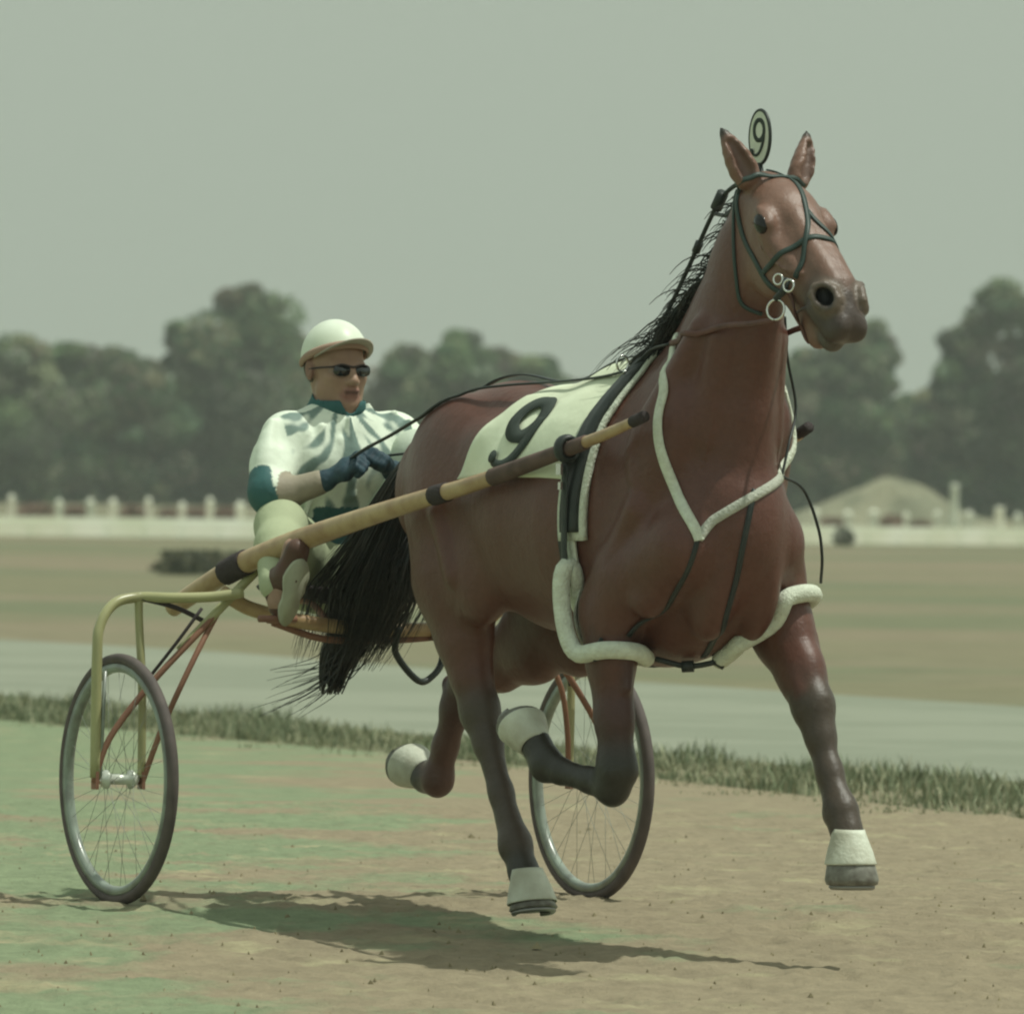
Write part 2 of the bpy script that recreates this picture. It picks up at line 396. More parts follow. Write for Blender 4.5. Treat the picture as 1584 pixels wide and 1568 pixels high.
hs.ell((2.215, .2, .615), (.035, .047, .040), 0, .012, LEG); hs.ell((1.865, -.2, .435), (.035, .050, .042), 0, .012, BLK)
HV, HQ, HC = hs.mesh(H_RES, BAY)
# coat tone: darker along the back line of the limbs and flank, paler on chest and cheek (bay colouring)
def fbm(P, f, seed):
    r = np.random.default_rng(seed); o = 0
    for i in range(5):
        d = r.normal(size=3); d /= np.linalg.norm(d); o = o+np.sin(P @ d*f*(1+.37*i)+r.uniform(0, 6.28))
    return o/5
tone = 1+.07*fbm(HV, 9, 3)+.04*fbm(HV, 40, 4)
HC = HC*tone[:, None]
horse = thing('horse', 'bay harness horse at full trot with black legs, mane and tail, wearing number 9', 'horse', (1.3, 0, 0))
coat = mat('horse_coat', attr=True, noise=.07, nscale=60, rough=.38, spec=.46, bump=.42, bscale=26, bdet=10)
body = mesh_obj('body', HV, HQ, coat, horse, cols=HC)
for s_ in (-1, 1):
    ev, ef = [], []
    for i in range(9):
        for j in range(16):
            th = math.pi*i/8; ph = 2*math.pi*j/16
            c = np.array(hp(.168, .035, s_*.0935)); ev.append(c+u*.032*math.sin(th)*math.cos(ph)+nn*.023*math.cos(th)+sd*.012*math.sin(th)*math.sin(ph))
            if i < 8: ef.append((i*16+j, i*16+(j+1) % 16, (i+1)*16+(j+1) % 16, (i+1)*16+j))
    mesh_obj('eye', ev, ef, mat('horse_eye', (.004, .0035, .003), .10, spec=.5), horse)
BV = BVHTree.FromPolygons([tuple(v) for v in HV], HQ.tolist())
# ------------------------------------------------------------------ hooves, mane, tail
def hoof_rings(c, d, toe, side, prof, n=24):
    c, d, toe, side = Vector(c), Vector(d).normalized(), Vector(toe).normalized(), Vector(side)
    toe = (toe-d*toe.dot(d)).normalized(); R = []
    for (t, rt, rh, rs, tilt) in prof:                # along axis, toe radius, heel radius, side radius, extra length at the toe
        ring = []
        for k in range(n):
            a = 2*math.pi*k/n; ca, sa = math.cos(a), math.sin(a)
            ring.append(c+d*(t+tilt*ca)+toe*((rt if ca > 0 else rh)*ca)+side*(rs*sa))
        R.append(ring)
    return R
LEGS = [((1.262, -.14, .122), (.30, 0, -.95), (1, 0, .15), 'near hind'), ((.150, .12, .382), (-.93, 0, .30), (-.3, 0, -.95), 'far hind'),
        ((1.490, -.265, .512), (-.80, 0, .58), (-.58, 0, -.80), 'near fore'), ((2.396, .20, .272), (.12, 0, -1), (1, 0, .1), 'far fore')]
hoofm = mat('hoof_horn', (.26, .265, .225), .45, col2=(.12, .11, .09), nscale=30, spec=.5)
bootm = mat('bell_boot_rubber', (.70, .74, .62), .5, col2=(.46, .46, .36), nscale=9, bump=.3, bscale=80)
BOOTL = ['white rubber bell boot on the supporting hind hoof nearest the ground', 'white rubber bell boot on the hind hoof kicked up behind the tail',
         'white rubber bell boot on the folded front hoof under the belly', 'white rubber bell boot on the outstretched front hoof']
shoem = mat('horseshoe_steel', (.30, .30, .28), .4, metal=.8)
for (c, d, toe, nm), lab in zip(LEGS, BOOTL):
    side = Vector(d).normalized().cross(Vector(toe).normalized()).normalized()
    L = .088 if nm != 'far fore' else .120
    pr = [(-.02, .036, .034, .036, 0), (.0, .046, .040, .044, 0), (.03, .054, .045, .050, .004), (L*.75, .066, .050, .060, .006), (L-.004, .074, .056, .068, .006), (L, .070, .053, .064, .006)]
    if nm != 'far fore': MB().loft(hoof_rings(c, d, toe, side, pr)).build('hoof', hoofm, horse)
    m = MB(); ring = []
    for k in range(21):
        a = -2.3+4.6*k/20; tv = Vector(toe).normalized(); dv = Vector(d).normalized(); tv = (tv-dv*tv.dot(dv)).normalized()
        ring.append(Vector(c)+dv*(L+.004+.006*math.cos(a))+tv*((.060 if math.cos(a) > 0 else .046)*math.cos(a))+side*(.055*math.sin(a)))
    m.tube(ring, .008, 6); m.build('shoe', shoem, horse)
    L2 = L*.52 if nm == 'far fore' else L*.74
    if nm == 'far fore': pr = [(-.02, .036, .034, .036, 0), (.03, .056, .05, .052, .004), (.07, .070, .056, .066, .006), (.105, .078, .062, .073, .006), (.118, .074, .058, .069, .006), (.122, .060, .05, .056, .006)]; MB().loft(hoof_rings(c, d, toe, side, pr)).build('hoof', hoofm, horse)
    o = [(-.030, .043, .046, .043, .006), (-.018, .047, .049, .046, .006), (.0, .053, .052, .051, .003), (L2*.5, .064, .058, .062, .004), (L2-.008, .071, .062, .068, .006), (L2, .073, .064, .070, .006),
         (L2+.003, .072, .063, .069, .006), (L2, .069, .060, .066, .006), (L2*.5, .061, .055, .059, .004), (.0, .049, .048, .047, .003), (-.029, .040, .042, .040, .006)]
    b = MB().loft(hoof_rings(c, d, toe, side, o, 28), cap=False, closed=True)
    bo = b.build('bell_boot', bootm, None, base=c); tag(bo, lab, 'bell boot', 'white bell boots on the hooves')

def hair_mesh(name, locks, m, parent, n=4):
    b = MB()
    for pts, r in locks: b.tube(pts, r, n)
    return b.build(name, m, parent)
hairm = mat('horse_hair', (.018, .025, .023), .45, col2=(.040, .034, .027), nscale=30, spec=.35)
rg = random.Random(5)
tp = [(.505, 0, 1.325), (.42, 0, 1.325), (.325, -.005, 1.235), (.225, -.01, 1.08), (.14, -.02, .93), (.07, -.03, .79), (.0, -.04, .67)]
tpv, _ = spline(tp, [0]*len(tp), 5)
locks = []
for i in range(1500):
    a = rg.uniform(0, 6.283); q = math.sqrt(rg.random()); end = rg.choice([rg.uniform(.6, .88), rg.uniform(.8, 1.0), rg.uniform(.9, 1.0)])
    wild = rg.random() < .22; nn_ = int(len(tpv)*end); pts = []; ph = rg.uniform(0, 6.28); ph2 = rg.uniform(0, 6.28)
    for j in range(0, nn_):
        t = j/(len(tpv)-1); sp = .018+.155*min(1, t*1.45)**1.5*(1-.5*max(0, t-.72)/.28)
        if wild: sp *= 1+.9*t
        off = Vector((math.cos(a)*sp*q*.95+.02*math.sin(5*t+ph)*t, math.sin(a)*sp*q*.58+.018*math.sin(6*t+ph2)*t, .03*t*math.sin(a*2+ph)))
        pts.append(tpv[j]+off+Vector((-.22*max(0, t-.6)**1.5*(q if math.cos(a) < 0 else 0)*(2 if wild else 1), 0, 0)))
    w0 = rg.uniform(.0018, .0042)
    locks.append((pts, [w0*(1-.85*(j/max(1, nn_-1))**2) for j in range(nn_)]))
for i in range(34):                                                      # long flying wisps
    e = Vector((rg.uniform(-.42, -.12), rg.uniform(-.16, .02), rg.uniform(.52, .66))); a0 = tpv[22]+Vector((rg.uniform(-.06, .06), rg.uniform(-.05, .05), rg.uniform(-.06, .06)))
    mid = (a0+e)/2+Vector((.07, 0, -.05)); p, r = spline([tpv[14], a0, mid, e], [.0035, .003, .002, .0005], 6); locks.append((p, r))
for i in range(80):                                                      # strands falling towards the thigh
    e = Vector((rg.uniform(.18, .40), rg.uniform(-.10, .0), rg.uniform(.84, 1.0))); p, r = spline([tpv[10], tpv[13]+Vector((.05, 0, -.03)), (tpv[14]+e)/2+Vector((.06, 0, 0)), e], [.0035, .0035, .003, .0006], 6); locks.append((p, r))
for i in range(150):                                                     # blunt lower end of the tail
    o_ = Vector((rg.uniform(-.035, .035), rg.uniform(-.035, .035), 0)); e = Vector((-.06, -.06, rg.uniform(.595, .66)))+o_*.7
    p, r = spline([tpv[16]+o_, tpv[24]+o_*1.3, e+Vector((.03, .01, .09))+o_*.4, e], [.004, .0045, .0045, .0025], 6); locks.append((p, r))
m = MB().tube([tpv[0]+Vector((.05, 0, -.01))]+tpv[0:14], [.04]*6+[.035]*5+[.02]*4, 10)
for pts, r in locks: m.tube(pts, r, 3)
m.build('tail', hairm, horse)
# mane: crest line from poll to withers, blown back
crest = [(2.235, 0, 2.045), (2.165, 0, 1.965), (2.105, 0, 1.865), (2.02, 0, 1.765), (1.93, 0, 1.675), (1.83, 0, 1.595), (1.72, 0, 1.545)]
cv, _ = spline(crest, [0]*7, 12); locks = []
for i in range(900):
    t = rg.random()**.5; j = min(int(t*(len(cv)-1)), len(cv)-2); r0 = cv[j]+Vector((rg.uniform(-.01, .01), rg.uniform(-.012, .012), 0))
    hit = BV.find_nearest(r0); r0 = hit[0]-hit[1]*.004
    L = rg.uniform(.08, .2)*(.25+1.05*t)*(1 if rg.random() < .9 else 1.5); side = rg.choice([1, 1, 1, -1]) if t > .25 else rg.choice([1, -1])
    d = Vector((-.75+rg.uniform(-.2, .25), side*rg.uniform(.05, .45), rg.uniform(-.05, .5))); pts = [r0]; v = d.normalized()
    for s_ in range(6):
        pts.append(pts[-1]+v*L/6); v = (v+Vector((-.05, side*.03, -.30))).normalized()
    w0 = rg.uniform(.0015, .0038); locks.append((pts, [w0*(1-.13*k) for k in range(7)]))
for i in range(300):                                                     # fuller bunch above the withers
    t = rg.uniform(.52, .86); j = int(t*(len(cv)-1)); r0 = cv[j]+Vector((0, rg.uniform(-.02, .02), -.01)); L = rg.uniform(.16, .25); v = Vector((-.6, rg.uniform(-.25, .15), .25)).normalized(); pts = [r0]
    for s_ in range(7): pts.append(pts[-1]+v*L/7); v = (v+Vector((-.03, -.02, -.36))).normalized()
    locks.append((pts, [.0045*(1-.11*k) for k in range(8)]))
for i in range(22):                                                      # forelock
    r0 = Vector(hp(.01, .070, rg.uniform(-.02, .02))); pts = [r0]; v = (Vector(nn)*.15+Vector(u)*.6+Vector(sd)*rg.uniform(-.5, .5)).normalized()
    for s_ in range(4): pts.append(pts[-1]+v*.008); v = (v-Vector(nn)*.15).normalized()
    locks.append((pts, [.004, .0035, .003, .002, .001]))
hair_mesh('mane', locks, hairm, horse)

# ------------------------------------------------------------------ straps that follow the coat
def near(p): h = BV.find_nearest(Vector(p)); return h[0], h[1]
def strap(pts, w, th=.004, off=.002, sub=6, closed=False, fat=False, free=()):
    P, _ = spline(pts, [0]*len(pts), sub, closed); m = MB(); rings = []; n = len(P)
    S = []; N = []
    for i, p in enumerate(P):
        q, nm = near(p)
        if (q-p).length > .07 or i//sub in free: S.append(p); N.append(nm if (q-p).length < .3 else Vector((0, -1, 0)))
        else: S.append(q+nm*off); N.append(nm)
    for _ in range(3):
        N = [(N[max(0, i-1)]+N[i]*2+N[min(n-1, i+1)]).normalized() for i in range(n)]
        S = [S[i] if i in (0, n-1) else (S[i-1]+S[i]*2+S[i+1])/4 for i in range(n)]
    for i in range(n):
        t = (S[min(i+1, n-1)]-S[max(i-1, 0)]).normalized(); wd = t.cross(N[i]).normalized(); nv = wd.cross(t).normalized()*(1 if wd.cross(t).dot(N[i]) > 0 else -1)
        if fat: rings.append([S[i]+wd*(w/2*math.cos(a))+nv*(th*(.35+math.sin(a))) for a in [2*math.pi*k/10 for k in range(10)]])
        else: rings.append([S[i]-wd*w/2, S[i]+wd*w/2, S[i]+wd*w/2*.94+nv*th, S[i]-wd*w/2*.94+nv*th])
    return m.loft(rings), S
def drape(x, ph, off=.003):
    c = Vector((x, 0, 1.10)); d = Vector((0, -math.sin(ph), math.cos(ph))); h = BV.ray_cast(c, d)
    return h[0]+d*off
D2 = math.radians
leather = mat('black_harness_leather', (.022, .030, .028), .45, col2=(.035, .042, .038), nscale=25, spec=.4)
brownl = mat('brown_leather', (.16, .075, .06), .55, col2=(.10, .05, .04), nscale=20)
fleece = mat('white_sheepskin', (.74, .80, .66), .9, col2=(.62, .66, .54), nscale=45, bump=.7, bscale=130)
chrome = mat('polished_steel', (.75, .76, .72), .18, metal=1)
cloth = mat('white_saddle_cloth', (.76, .82, .62), .85, col2=(.68, .73, .54), nscale=6, bump=.25, bscale=25)
numm = mat('number_black', (.045, .058, .050), .8)

# saddle cloth with its number
sc = thing('saddle_cloth', 'white saddle cloth with a black number 9 on the horse\'s back', 'saddle cloth', (1.35, 0, 1.47))
PM = D2(66)
def cloth_pt(a, b, off=.004):                                            # a: 0 rear..1 front, b: -1..1 across
    ph = b*PM; xr = 1.03+.20*(1-abs(b))**.8; xf = 1.64
    p = drape(xr+(xf-xr)*a, ph, off+.004*math.sin(a*9+b*4)*(abs(b) > .3)); return p
g, f = [], []
NA, NB = 26, 60
for i in range(NA+1):
    for j in range(NB+1): g.append(cloth_pt(i/NA, -1+2*j/NB, .009))
for i in range(NA):
    for j in range(NB): k = i*(NB+1)+j; f.append((k, k+1, k+NB+2, k+NB+1))
co = mesh_obj('cloth_sheet', g, f, cloth, sc); so_ = co.modifiers.new('thick', 'SOLIDIFY'); so_.thickness = .006; so_.offset = -1
def nine_outline(n=60):
    """stroke of an old-style 9 in a unit box: list of (x, y, halfwidth)"""
    P = []
    for k in range(n+1):                                                 # bowl, from the join round anticlockwise
        a = -.35+2*math.pi*k/n; c = math.cos(a); w = .11+.06*abs(c)
        P.append((.50+.27*c, .69+.235*math.sin(a), w, 0))
    T = [(.77, .69, .12), (.765, .55, .125), (.72, .40, .115), (.63, .26, .095), (.50, .155, .075), (.36, .11, .065), (.22, .13, .06), (.15, .20, .075)]
    return P, T
def ribbon2d(P, close):
    v = []; n = len(P)
    for i in range(n):
        a = P[max(i-1, 0)] if not close else P[(i-1) % n]; b = P[min(i+1, n-1)] if not close else P[(i+1) % n]
        tx, ty = b[0]-a[0], b[1]-a[1]; L = math.hypot(tx, ty) or 1; nx, ny = -ty/L, tx/L
        v.append(((P[i][0]+nx*P[i][2], P[i][1]+ny*P[i][2]), (P[i][0]-nx*P[i][2], P[i][1]-ny*P[i][2])))
    return v
def nine_mesh(fn, name, parent, m, wf=1):
    B, T = nine_outline(); b = MB()
    bowl = [(p[0], p[1], p[2]*.70*wf) for p in B[:-1]]
    Ts, _ = spline([(t[0], t[1], 0) for t in T], [0]*len(T), 5); Tw, _ = spline([(t[2], 0, 0) for t in T], [0]*len(T), 5)
    tail = [(p[0], p[1], q[0]*.8*wf) for p, q in zip(Ts, Tw)]
    for st, cl, lift in ((bowl, True, 0), (tail, False, .0012)):
        r = ribbon2d(st, cl); v = []
        for a_, b_ in r: v += [fn(*a_, lift), fn((a_[0]+b_[0])/2, (a_[1]+b_[1])/2, lift), fn(*b_, lift)]
        n = len(r); fs = []
        for i in range(n if cl else n-1):
            j = (i+1) % n
            for q in (0, 1): fs.append((3*i+q, 3*j+q, 3*j+q+1, 3*i+q+1))
        b.add(v, fs)
    v = [fn(.16, .185, .002)]; v += [fn(.16+.085*math.cos(2*math.pi*k/16), .195+.075*math.sin(2*math.pi*k/16), .002) for k in range(16)]
    b.add(v, [(0, k, k % 16+1) for k in range(1, 17)])
    o = b.build(name, m, parent); sm = o.modifiers.new('thick', 'SOLIDIFY'); sm.thickness = .0015; sm.offset = 1
    return o
def on_cloth(sgn):
    def fn(uu, vv, lift=0):
        x = 1.345+(uu-.5)*.24*sgn; ph = D2(44)+(.5-vv)*D2(43)
        return drape(x, sgn*ph, .016+lift)
    return fn
nine_mesh(on_cloth(1), 'number', sc, numm)
nine_mesh(lambda uu, vv, l=0: (lambda p: Vector((p[0], -p[1], p[2])))(on_cloth(1)(1-uu, vv, l)), 'number', sc, numm)

# head number plate standing on the poll
hn = thing('head_number', 'oval white plate with a black 9 standing between the horse\'s ears', 'number plate', (2.215, 0, 2.05))
pc = Vector((2.212, 0, 2.135)); ring = lambda rx, rz, y: [pc+Vector((rx*math.cos(2*math.pi*k/36), y, rz*math.sin(2*math.pi*k/36))) for k in range(36)]
white = mat('white_paint', (.74, .78, .66), .5, col2=(.64, .68, .56), nscale=15)
MB().loft([ring(.052, .070, -.003), ring(.052, .070, .003)]).build('plate', white, hn, smooth=False)
rim = MB(); rr = [pc+Vector((.053*math.cos(2*math.pi*k/36), 0, .072*math.sin(2*math.pi*k/36))) for k in range(36)]
rim.tube(rr, .0048, 8, closed=True).build('rim', leather, hn)
nine_mesh(lambda uu, vv, l=0: pc+Vector(((uu-.5)*.095, -.004-l, (vv-.53)*.115)), 'number', hn, numm, .62)
nine_mesh(lambda uu, vv, l=0: pc+Vector((-(uu-.5)*.095, .004+l, (vv-.53)*.115)), 'number', hn, numm, .62)
MB().tube([pc+Vector((0, 0, -.07)), pc+Vector((.01, 0, -.10)), (2.245, 0, 2.03)], .008, 8).build('stem', leather, hn)

# harness
hr = thing('harness', 'black leather harness with white sheepskin breast collar strapped round the horse\'s trunk', 'harness', (1.68, 0, 1.5))
m, _ = strap([(1.93, -.07, 1.60), (1.99, -.13, 1.53), (2.037, -.167, 1.465), (2.046, -.2, 1.396), (2.057, -.205, 1.327), (2.072, -.193, 1.258), (2.093, -.174, 1.19), (2.149, -.171, 1.13), (2.185, -.159, 1.079), (2.187, -.155, 1.06)], .031, .008, fat=True)
m.build('breast_collar', fleece, hr)
m, _ = strap([(1.93, .07, 1.60), (1.99, .13, 1.53), (2.037, .167, 1.465), (2.046, .2, 1.396), (2.06, .2, 1.33), (2.11, .16, 1.27), (2.176, .096, 1.229)], .031, .008, fat=True)
m.build('breast_collar', fleece, hr)
m, _ = strap([(2.187, -.157, 1.065), (2.19, -.119, 1.109), (2.211, -.092, 1.132), (2.238, -.019, 1.179), (2.215, .05, 1.21), (2.176, .096, 1.229)], .027, .007, fat=True)
m.build('breast_band', mat('grey_sheepskin', (.52, .54, .46), .9, col2=(.42, .44, .37), nscale=45, bump=.7, bscale=130), hr)
m, _ = strap([(2.187, -.158, 1.07), (2.155, -.176, .967), (1.994, -.161, .878), (1.90, -.2, .80)], .014, .004); m.build('crease_shade', leather, hr)  # thin dark strip standing in for the shade of the body crease
m, _ = strap([(2.225, -.012, 1.195), (2.241, -.027, 1.159), (2.237, -.047, 1.055), (2.213, -.051, .969), (2.168, -.062, .848), (2.06, -.03, .79), (1.95, 0, .76)], .016, .004); m.build('martingale', leather, hr)
def hoop(x, a0, a1, w, th, off, n=50, xs=0):
    rg_ = []
    for k in range(n+1):
        ph = a0+(a1-a0)*k/n; xx = x+xs*math.sin(ph)**2; p = [drape(xx-w/2, ph, off), drape(xx+w/2, ph, off), drape(xx+w/2, ph, off+th), drape(xx-w/2, ph, off+th)]; rg_.append(p)
    return MB().loft(rg_)
hoop(1.70, D2(-100), D2(100), .11, .014, .004).build('saddle_pad', fleece, hr)
hoop(1.705, D2(-95), D2(95), .065, .014, .018).build('harness_saddle', leather, hr)
hoop(1.66, D2(95), D2(265), .055, .006, .004).build('girth', leather, hr)
hoop(1.695, D2(80), D2(170), .03, .010, .008).build('girth_padding', fleece, hr)
for s in (-1, 1):
    p = drape(1.68, -s*D2(14), .03); nrm = Vector((0, s*.24, .97))
    MB().tube([p+nrm*.028+Vector((0, math.cos(2*math.pi*k/16)*.018, math.sin(2*math.pi*k/16)*.022)) for k in range(16)], .0035, 6, closed=True).tube([p, p+nrm*.01], .006, 8).build('terret', chrome, hr)
    # shaft tug: loop of leather and its buckle
    yy = s*.298
    MB().tube([Vector((1.72+.022*0, yy+.028*math.cos(2*math.pi*k/18), 1.300+.030*math.sin(2*math.pi*k/18))) for k in range(18)], .010, 8, closed=True, flat=(Vector((1, 0, 0)), 2.0)).build('shaft_tug', leather, hr)
    MB().box((1.70, s*.310, 1.245), (.026, .006, .030)).build('buckle', chrome, hr, smooth=False); MB().box((1.70, s*.306, 1.20), (.014, .006, .020)).build('buckle', chrome, hr, smooth=False)
    m = MB().tube([(1.705, s*.295, 1.27), (1.70, s*.292, 1.15), (1.695, s*.288, 1.02), (1.70, s*.285, .965)], .016, 8, sub=4, flat=(Vector((0, 1, 0)), .3)); m.build('hopple_hanger', leather, hr)
m, _ = strap([(1.62, 0, 1.50), (1.45, 0, 1.47), (1.2, 0, 1.47), (.95, 0, 1.49), (.72, 0, 1.46), (.55, 0, 1.36)], .018, .004, off=.016); m.build('back_strap', leather, hr)
MB().tube([(2.176, .105, 1.235), (2.13, .20, 1.20), (2.10, .265, 1.10), (2.09, .285, 1.02), (2.06, .30, .95)], .0042, 6, sub=6).build('hanging_strap', leather, hr)
MB().tube([(2.176, .105, 1.235), (2.15, .14, 1.32), (2.10, .19, 1.42), (2.12, .15, 1.55), (2.17, .11, 1.66)], .004, 6, sub=6).build('line', leather, hr)
# overcheck running from between the ears to the saddle
MB().tube([(2.22, 0, 2.045), (2.12, 0, 2.02), (1.999, 0, 1.965), (1.84, 0, 1.79), (1.70, 0, 1.635), (1.675, 0, 1.585), (1.68, 0, 1.51)], .0065, 6, sub=5).build('overcheck', leather, hr)
for ka, kb, kr in (((2.02, 0, 1.99), (1.985, 0, 1.95), .017), ((1.90, 0, 1.86), (1.88, 0, 1.835), .012), ((1.715, 0, 1.655), (1.67, 0, 1.595), .012)): MB().tube([ka, kb], kr, 8).build('keeper', leather, hr)
MB().tube([(2.21, -.06, 1.97), (2.10, -.03, 1.93), (1.98, 0, 1.935)], .006, 6, sub=4).build('side_check', leather, hr)

# bridle
br = thing('bridle', 'dark bridle with ringed bit on the horse\'s head', 'bridle', (2.35, 0, 1.85))
bl = mat('dark_green_strap', (.035, .060, .052), .5, spec=.4)
def bstrap(name, pts, w=.013, mt=bl, **k): m, S = strap(pts, w, .0045, off=.001, **k); m.build(name, mt, br); return S
bstrap('cheekpiece', [(2.24, -.05, 2.04), (2.222, -.085, 1.99), (2.237, -.08, 1.93), (2.275, -.08, 1.861), (2.345, -.083, 1.80), (2.396, -.08, 1.74), (2.45, -.085, 1.69)], .016)
bstrap('cheekpiece', [(2.24, .05, 2.04), (2.222, .085, 1.99), (2.24, .08, 1.93), (2.29, .08, 1.861), (2.36, .083, 1.80), (2.42, .08, 1.73)], .016)
bstrap('browband', [(2.222, -.085, 1.99), (2.275, -.10, 2.01), (2.317, -.081, 2.028), (2.32, -.02, 2.04), (2.31, .04, 2.035), (2.30, .09, 2.00)], .014)
bstrap('face_strap', [(2.25, .0, 2.055), (2.299, .035, 2.03), (2.37, .022, 2.0), (2.447, .006, 1.937), (2.491, -.013, 1.894), (2.516, -.037, 1.833), (2.523, -.05, 1.79), (2.509, -.06, 1.756)], .014)
bstrap('face_strap', [(2.443, .006, 1.94), (2.48, .023, 1.903), (2.505, .045, 1.87), (2.51, .06, 1.81), (2.50, .065, 1.76)], .012)
bstrap('noseband', [(2.38, -.085, 1.77), (2.443, -.082, 1.807), (2.481, -.06, 1.833), (2.509, -.032, 1.858), (2.52, .01, 1.863), (2.515, .05, 1.845), (2.47, .085, 1.80), (2.40, .09, 1.75)], .015)
bstrap('throat_latch', [(2.20, -.08, 2.0), (2.211, -.08, 1.939), (2.23, -.084, 1.844), (2.24, -.081, 1.758), (2.243, -.067, 1.69), (2.27, -.02, 1.665)], .010)
bstrap('chin_strap', [(2.46, -.075, 1.72), (2.47, -.06, 1.66), (2.49, -.02, 1.60), (2.50, .02, 1.61), (2.47, .06, 1.68)], .016, brownl)
def torus(c, r, t, nrm):
    nrm = Vector(nrm).normalized(); a = nrm.orthogonal().normalized(); b = nrm.cross(a)
    return MB().tube([Vector(c)+(a*math.cos(2*math.pi*k/20)+b*math.sin(2*math.pi*k/20))*r for k in range(20)], t, 8, closed=True)
for s in (-1, 1):
    for c, r in (((2.475, s*.092, 1.752), .014), ((2.52, s*.086, 1.735), .016), ((2.475, s*.098, 1.672), .027)):
        torus(c, r, .0032, (.45, s*.9, .1)).build('bit_ring', chrome, br)
    MB().tube([(2.47, s*.095, 1.70), (2.495, s*.088, 1.72), (2.50, s*.078, 1.755)], .010, 8).build('bit_cheek', leather, br)

# reins
rein_pts = lambda s: [(2.475, s*.100, 1.645), (2.38, s*.115, 1.635), (2.24, s*.118, 1.63), (2.12, s*.125, 1.61), (1.95, s*.115, 1.585), (1.80, s*.085, 1.57), (1.68, s*.075, 1.525), (1.55, s*.085, 1.50), (1.30, s*.09, 1.485), (1.05, s*.12, 1.475), (.90, s*.16, 1.455), (.73, s*.21, 1.385), (.50, s*.18, 1.335), (.25, s*.12, 1.30), (.10, -.03+s*.06, 1.27 if s < 0 else 1.28)]
for s, lab in ((-1, 'black leather rein running along the near side of the back to the driver\'s gloved hand'), (1, 'black leather rein passing over the far side of the back from the far bit ring')):
    t = thing('rein', lab, 'rein', rein_pts(s)[-1], 'driving reins')
    P, _ = spline(rein_pts(s), [0]*15, 6); Q = []
    for i, p in enumerate(P):
        q, nm = near(p); dd = (p-q).dot(nm)
        Q.append(p if dd > .006 else q+nm*.007)
    k = 24
    MB().tube(Q[:k+1], .0085, 8, flat=(Vector((0, 1, 0)), .5)).build('hand_part', brownl, t)
    MB().tube(Q[k:], .0075, 8, flat=(Vector((0, 0, 1)), .5)).build('leather_line', leather, t)

# hopples (white tubes round the forearms)
LP = [([(1.70, -.285, .99), (1.705, -.297, .87), (1.765, -.29, .752), (1.86, -.245, .762), (1.895, -.18, .758), (1.85, -.115, .74), (1.75, -.11, .80), (1.70, -.17, .93)], 'white padded hopple loop round the folded front leg', (1.70, -.285, .99)),
      ([(2.03, .04, .785), (2.09, .07, .86), (2.14, .13, .905), (2.11, .205, .92), (2.0, .285, .90), (1.90, .26, .84), (1.88, .13, .77), (1.95, .05, .745)], 'white padded hopple loop round the outstretched front leg', (2.03, .28, .92))]
for pts, lab, b in LP:
    t = thing('hopple', lab, 'hopple', b, 'white hopple loops')
    lp, _ = spline(pts, [0]*len(pts), 6, True); lq = []
    for p in lp:
        q, nm = near(p); dd = (p-q).dot(nm); lq.append(q+nm*.020 if dd < .020 and (p-q).length < .12 else p)
    for _ in range(3): lq = [(lq[k-1]+lq[k]*2+lq[(k+1) % len(lq)])/4 for k in range(len(lq))]
    MB().tube(lq, .0245, 12, closed=True).build('padded_loop', fleece, t)
    c = Vector(pts[3]); MB().tube([c+Vector((-.008, -.03, -.03)), c+Vector((-.004, -.035, .0)), c+Vector((.0, -.015, .032))], .006, 6).build('strap', leather, t)
t = thing('hopple_strap', 'thin dark strap with knots slung under the chest between the white loops', 'strap', (1.93, 0, .74))
MB().tube([(1.87, -.10, .74), (1.92, -.03, .722), (1.97, .03, .735), (1.99, .075, .76)], .008, 6, sub=4).build('cord', leather, t)
MB().tube([(1.91, -.04, .72), (1.93, -.015, .722)], .016, 8).build('buckle', leather, t); MB().tube([(1.97, .03, .74), (1.985, .05, .725)], .014, 8).build('buckle', leather, t)
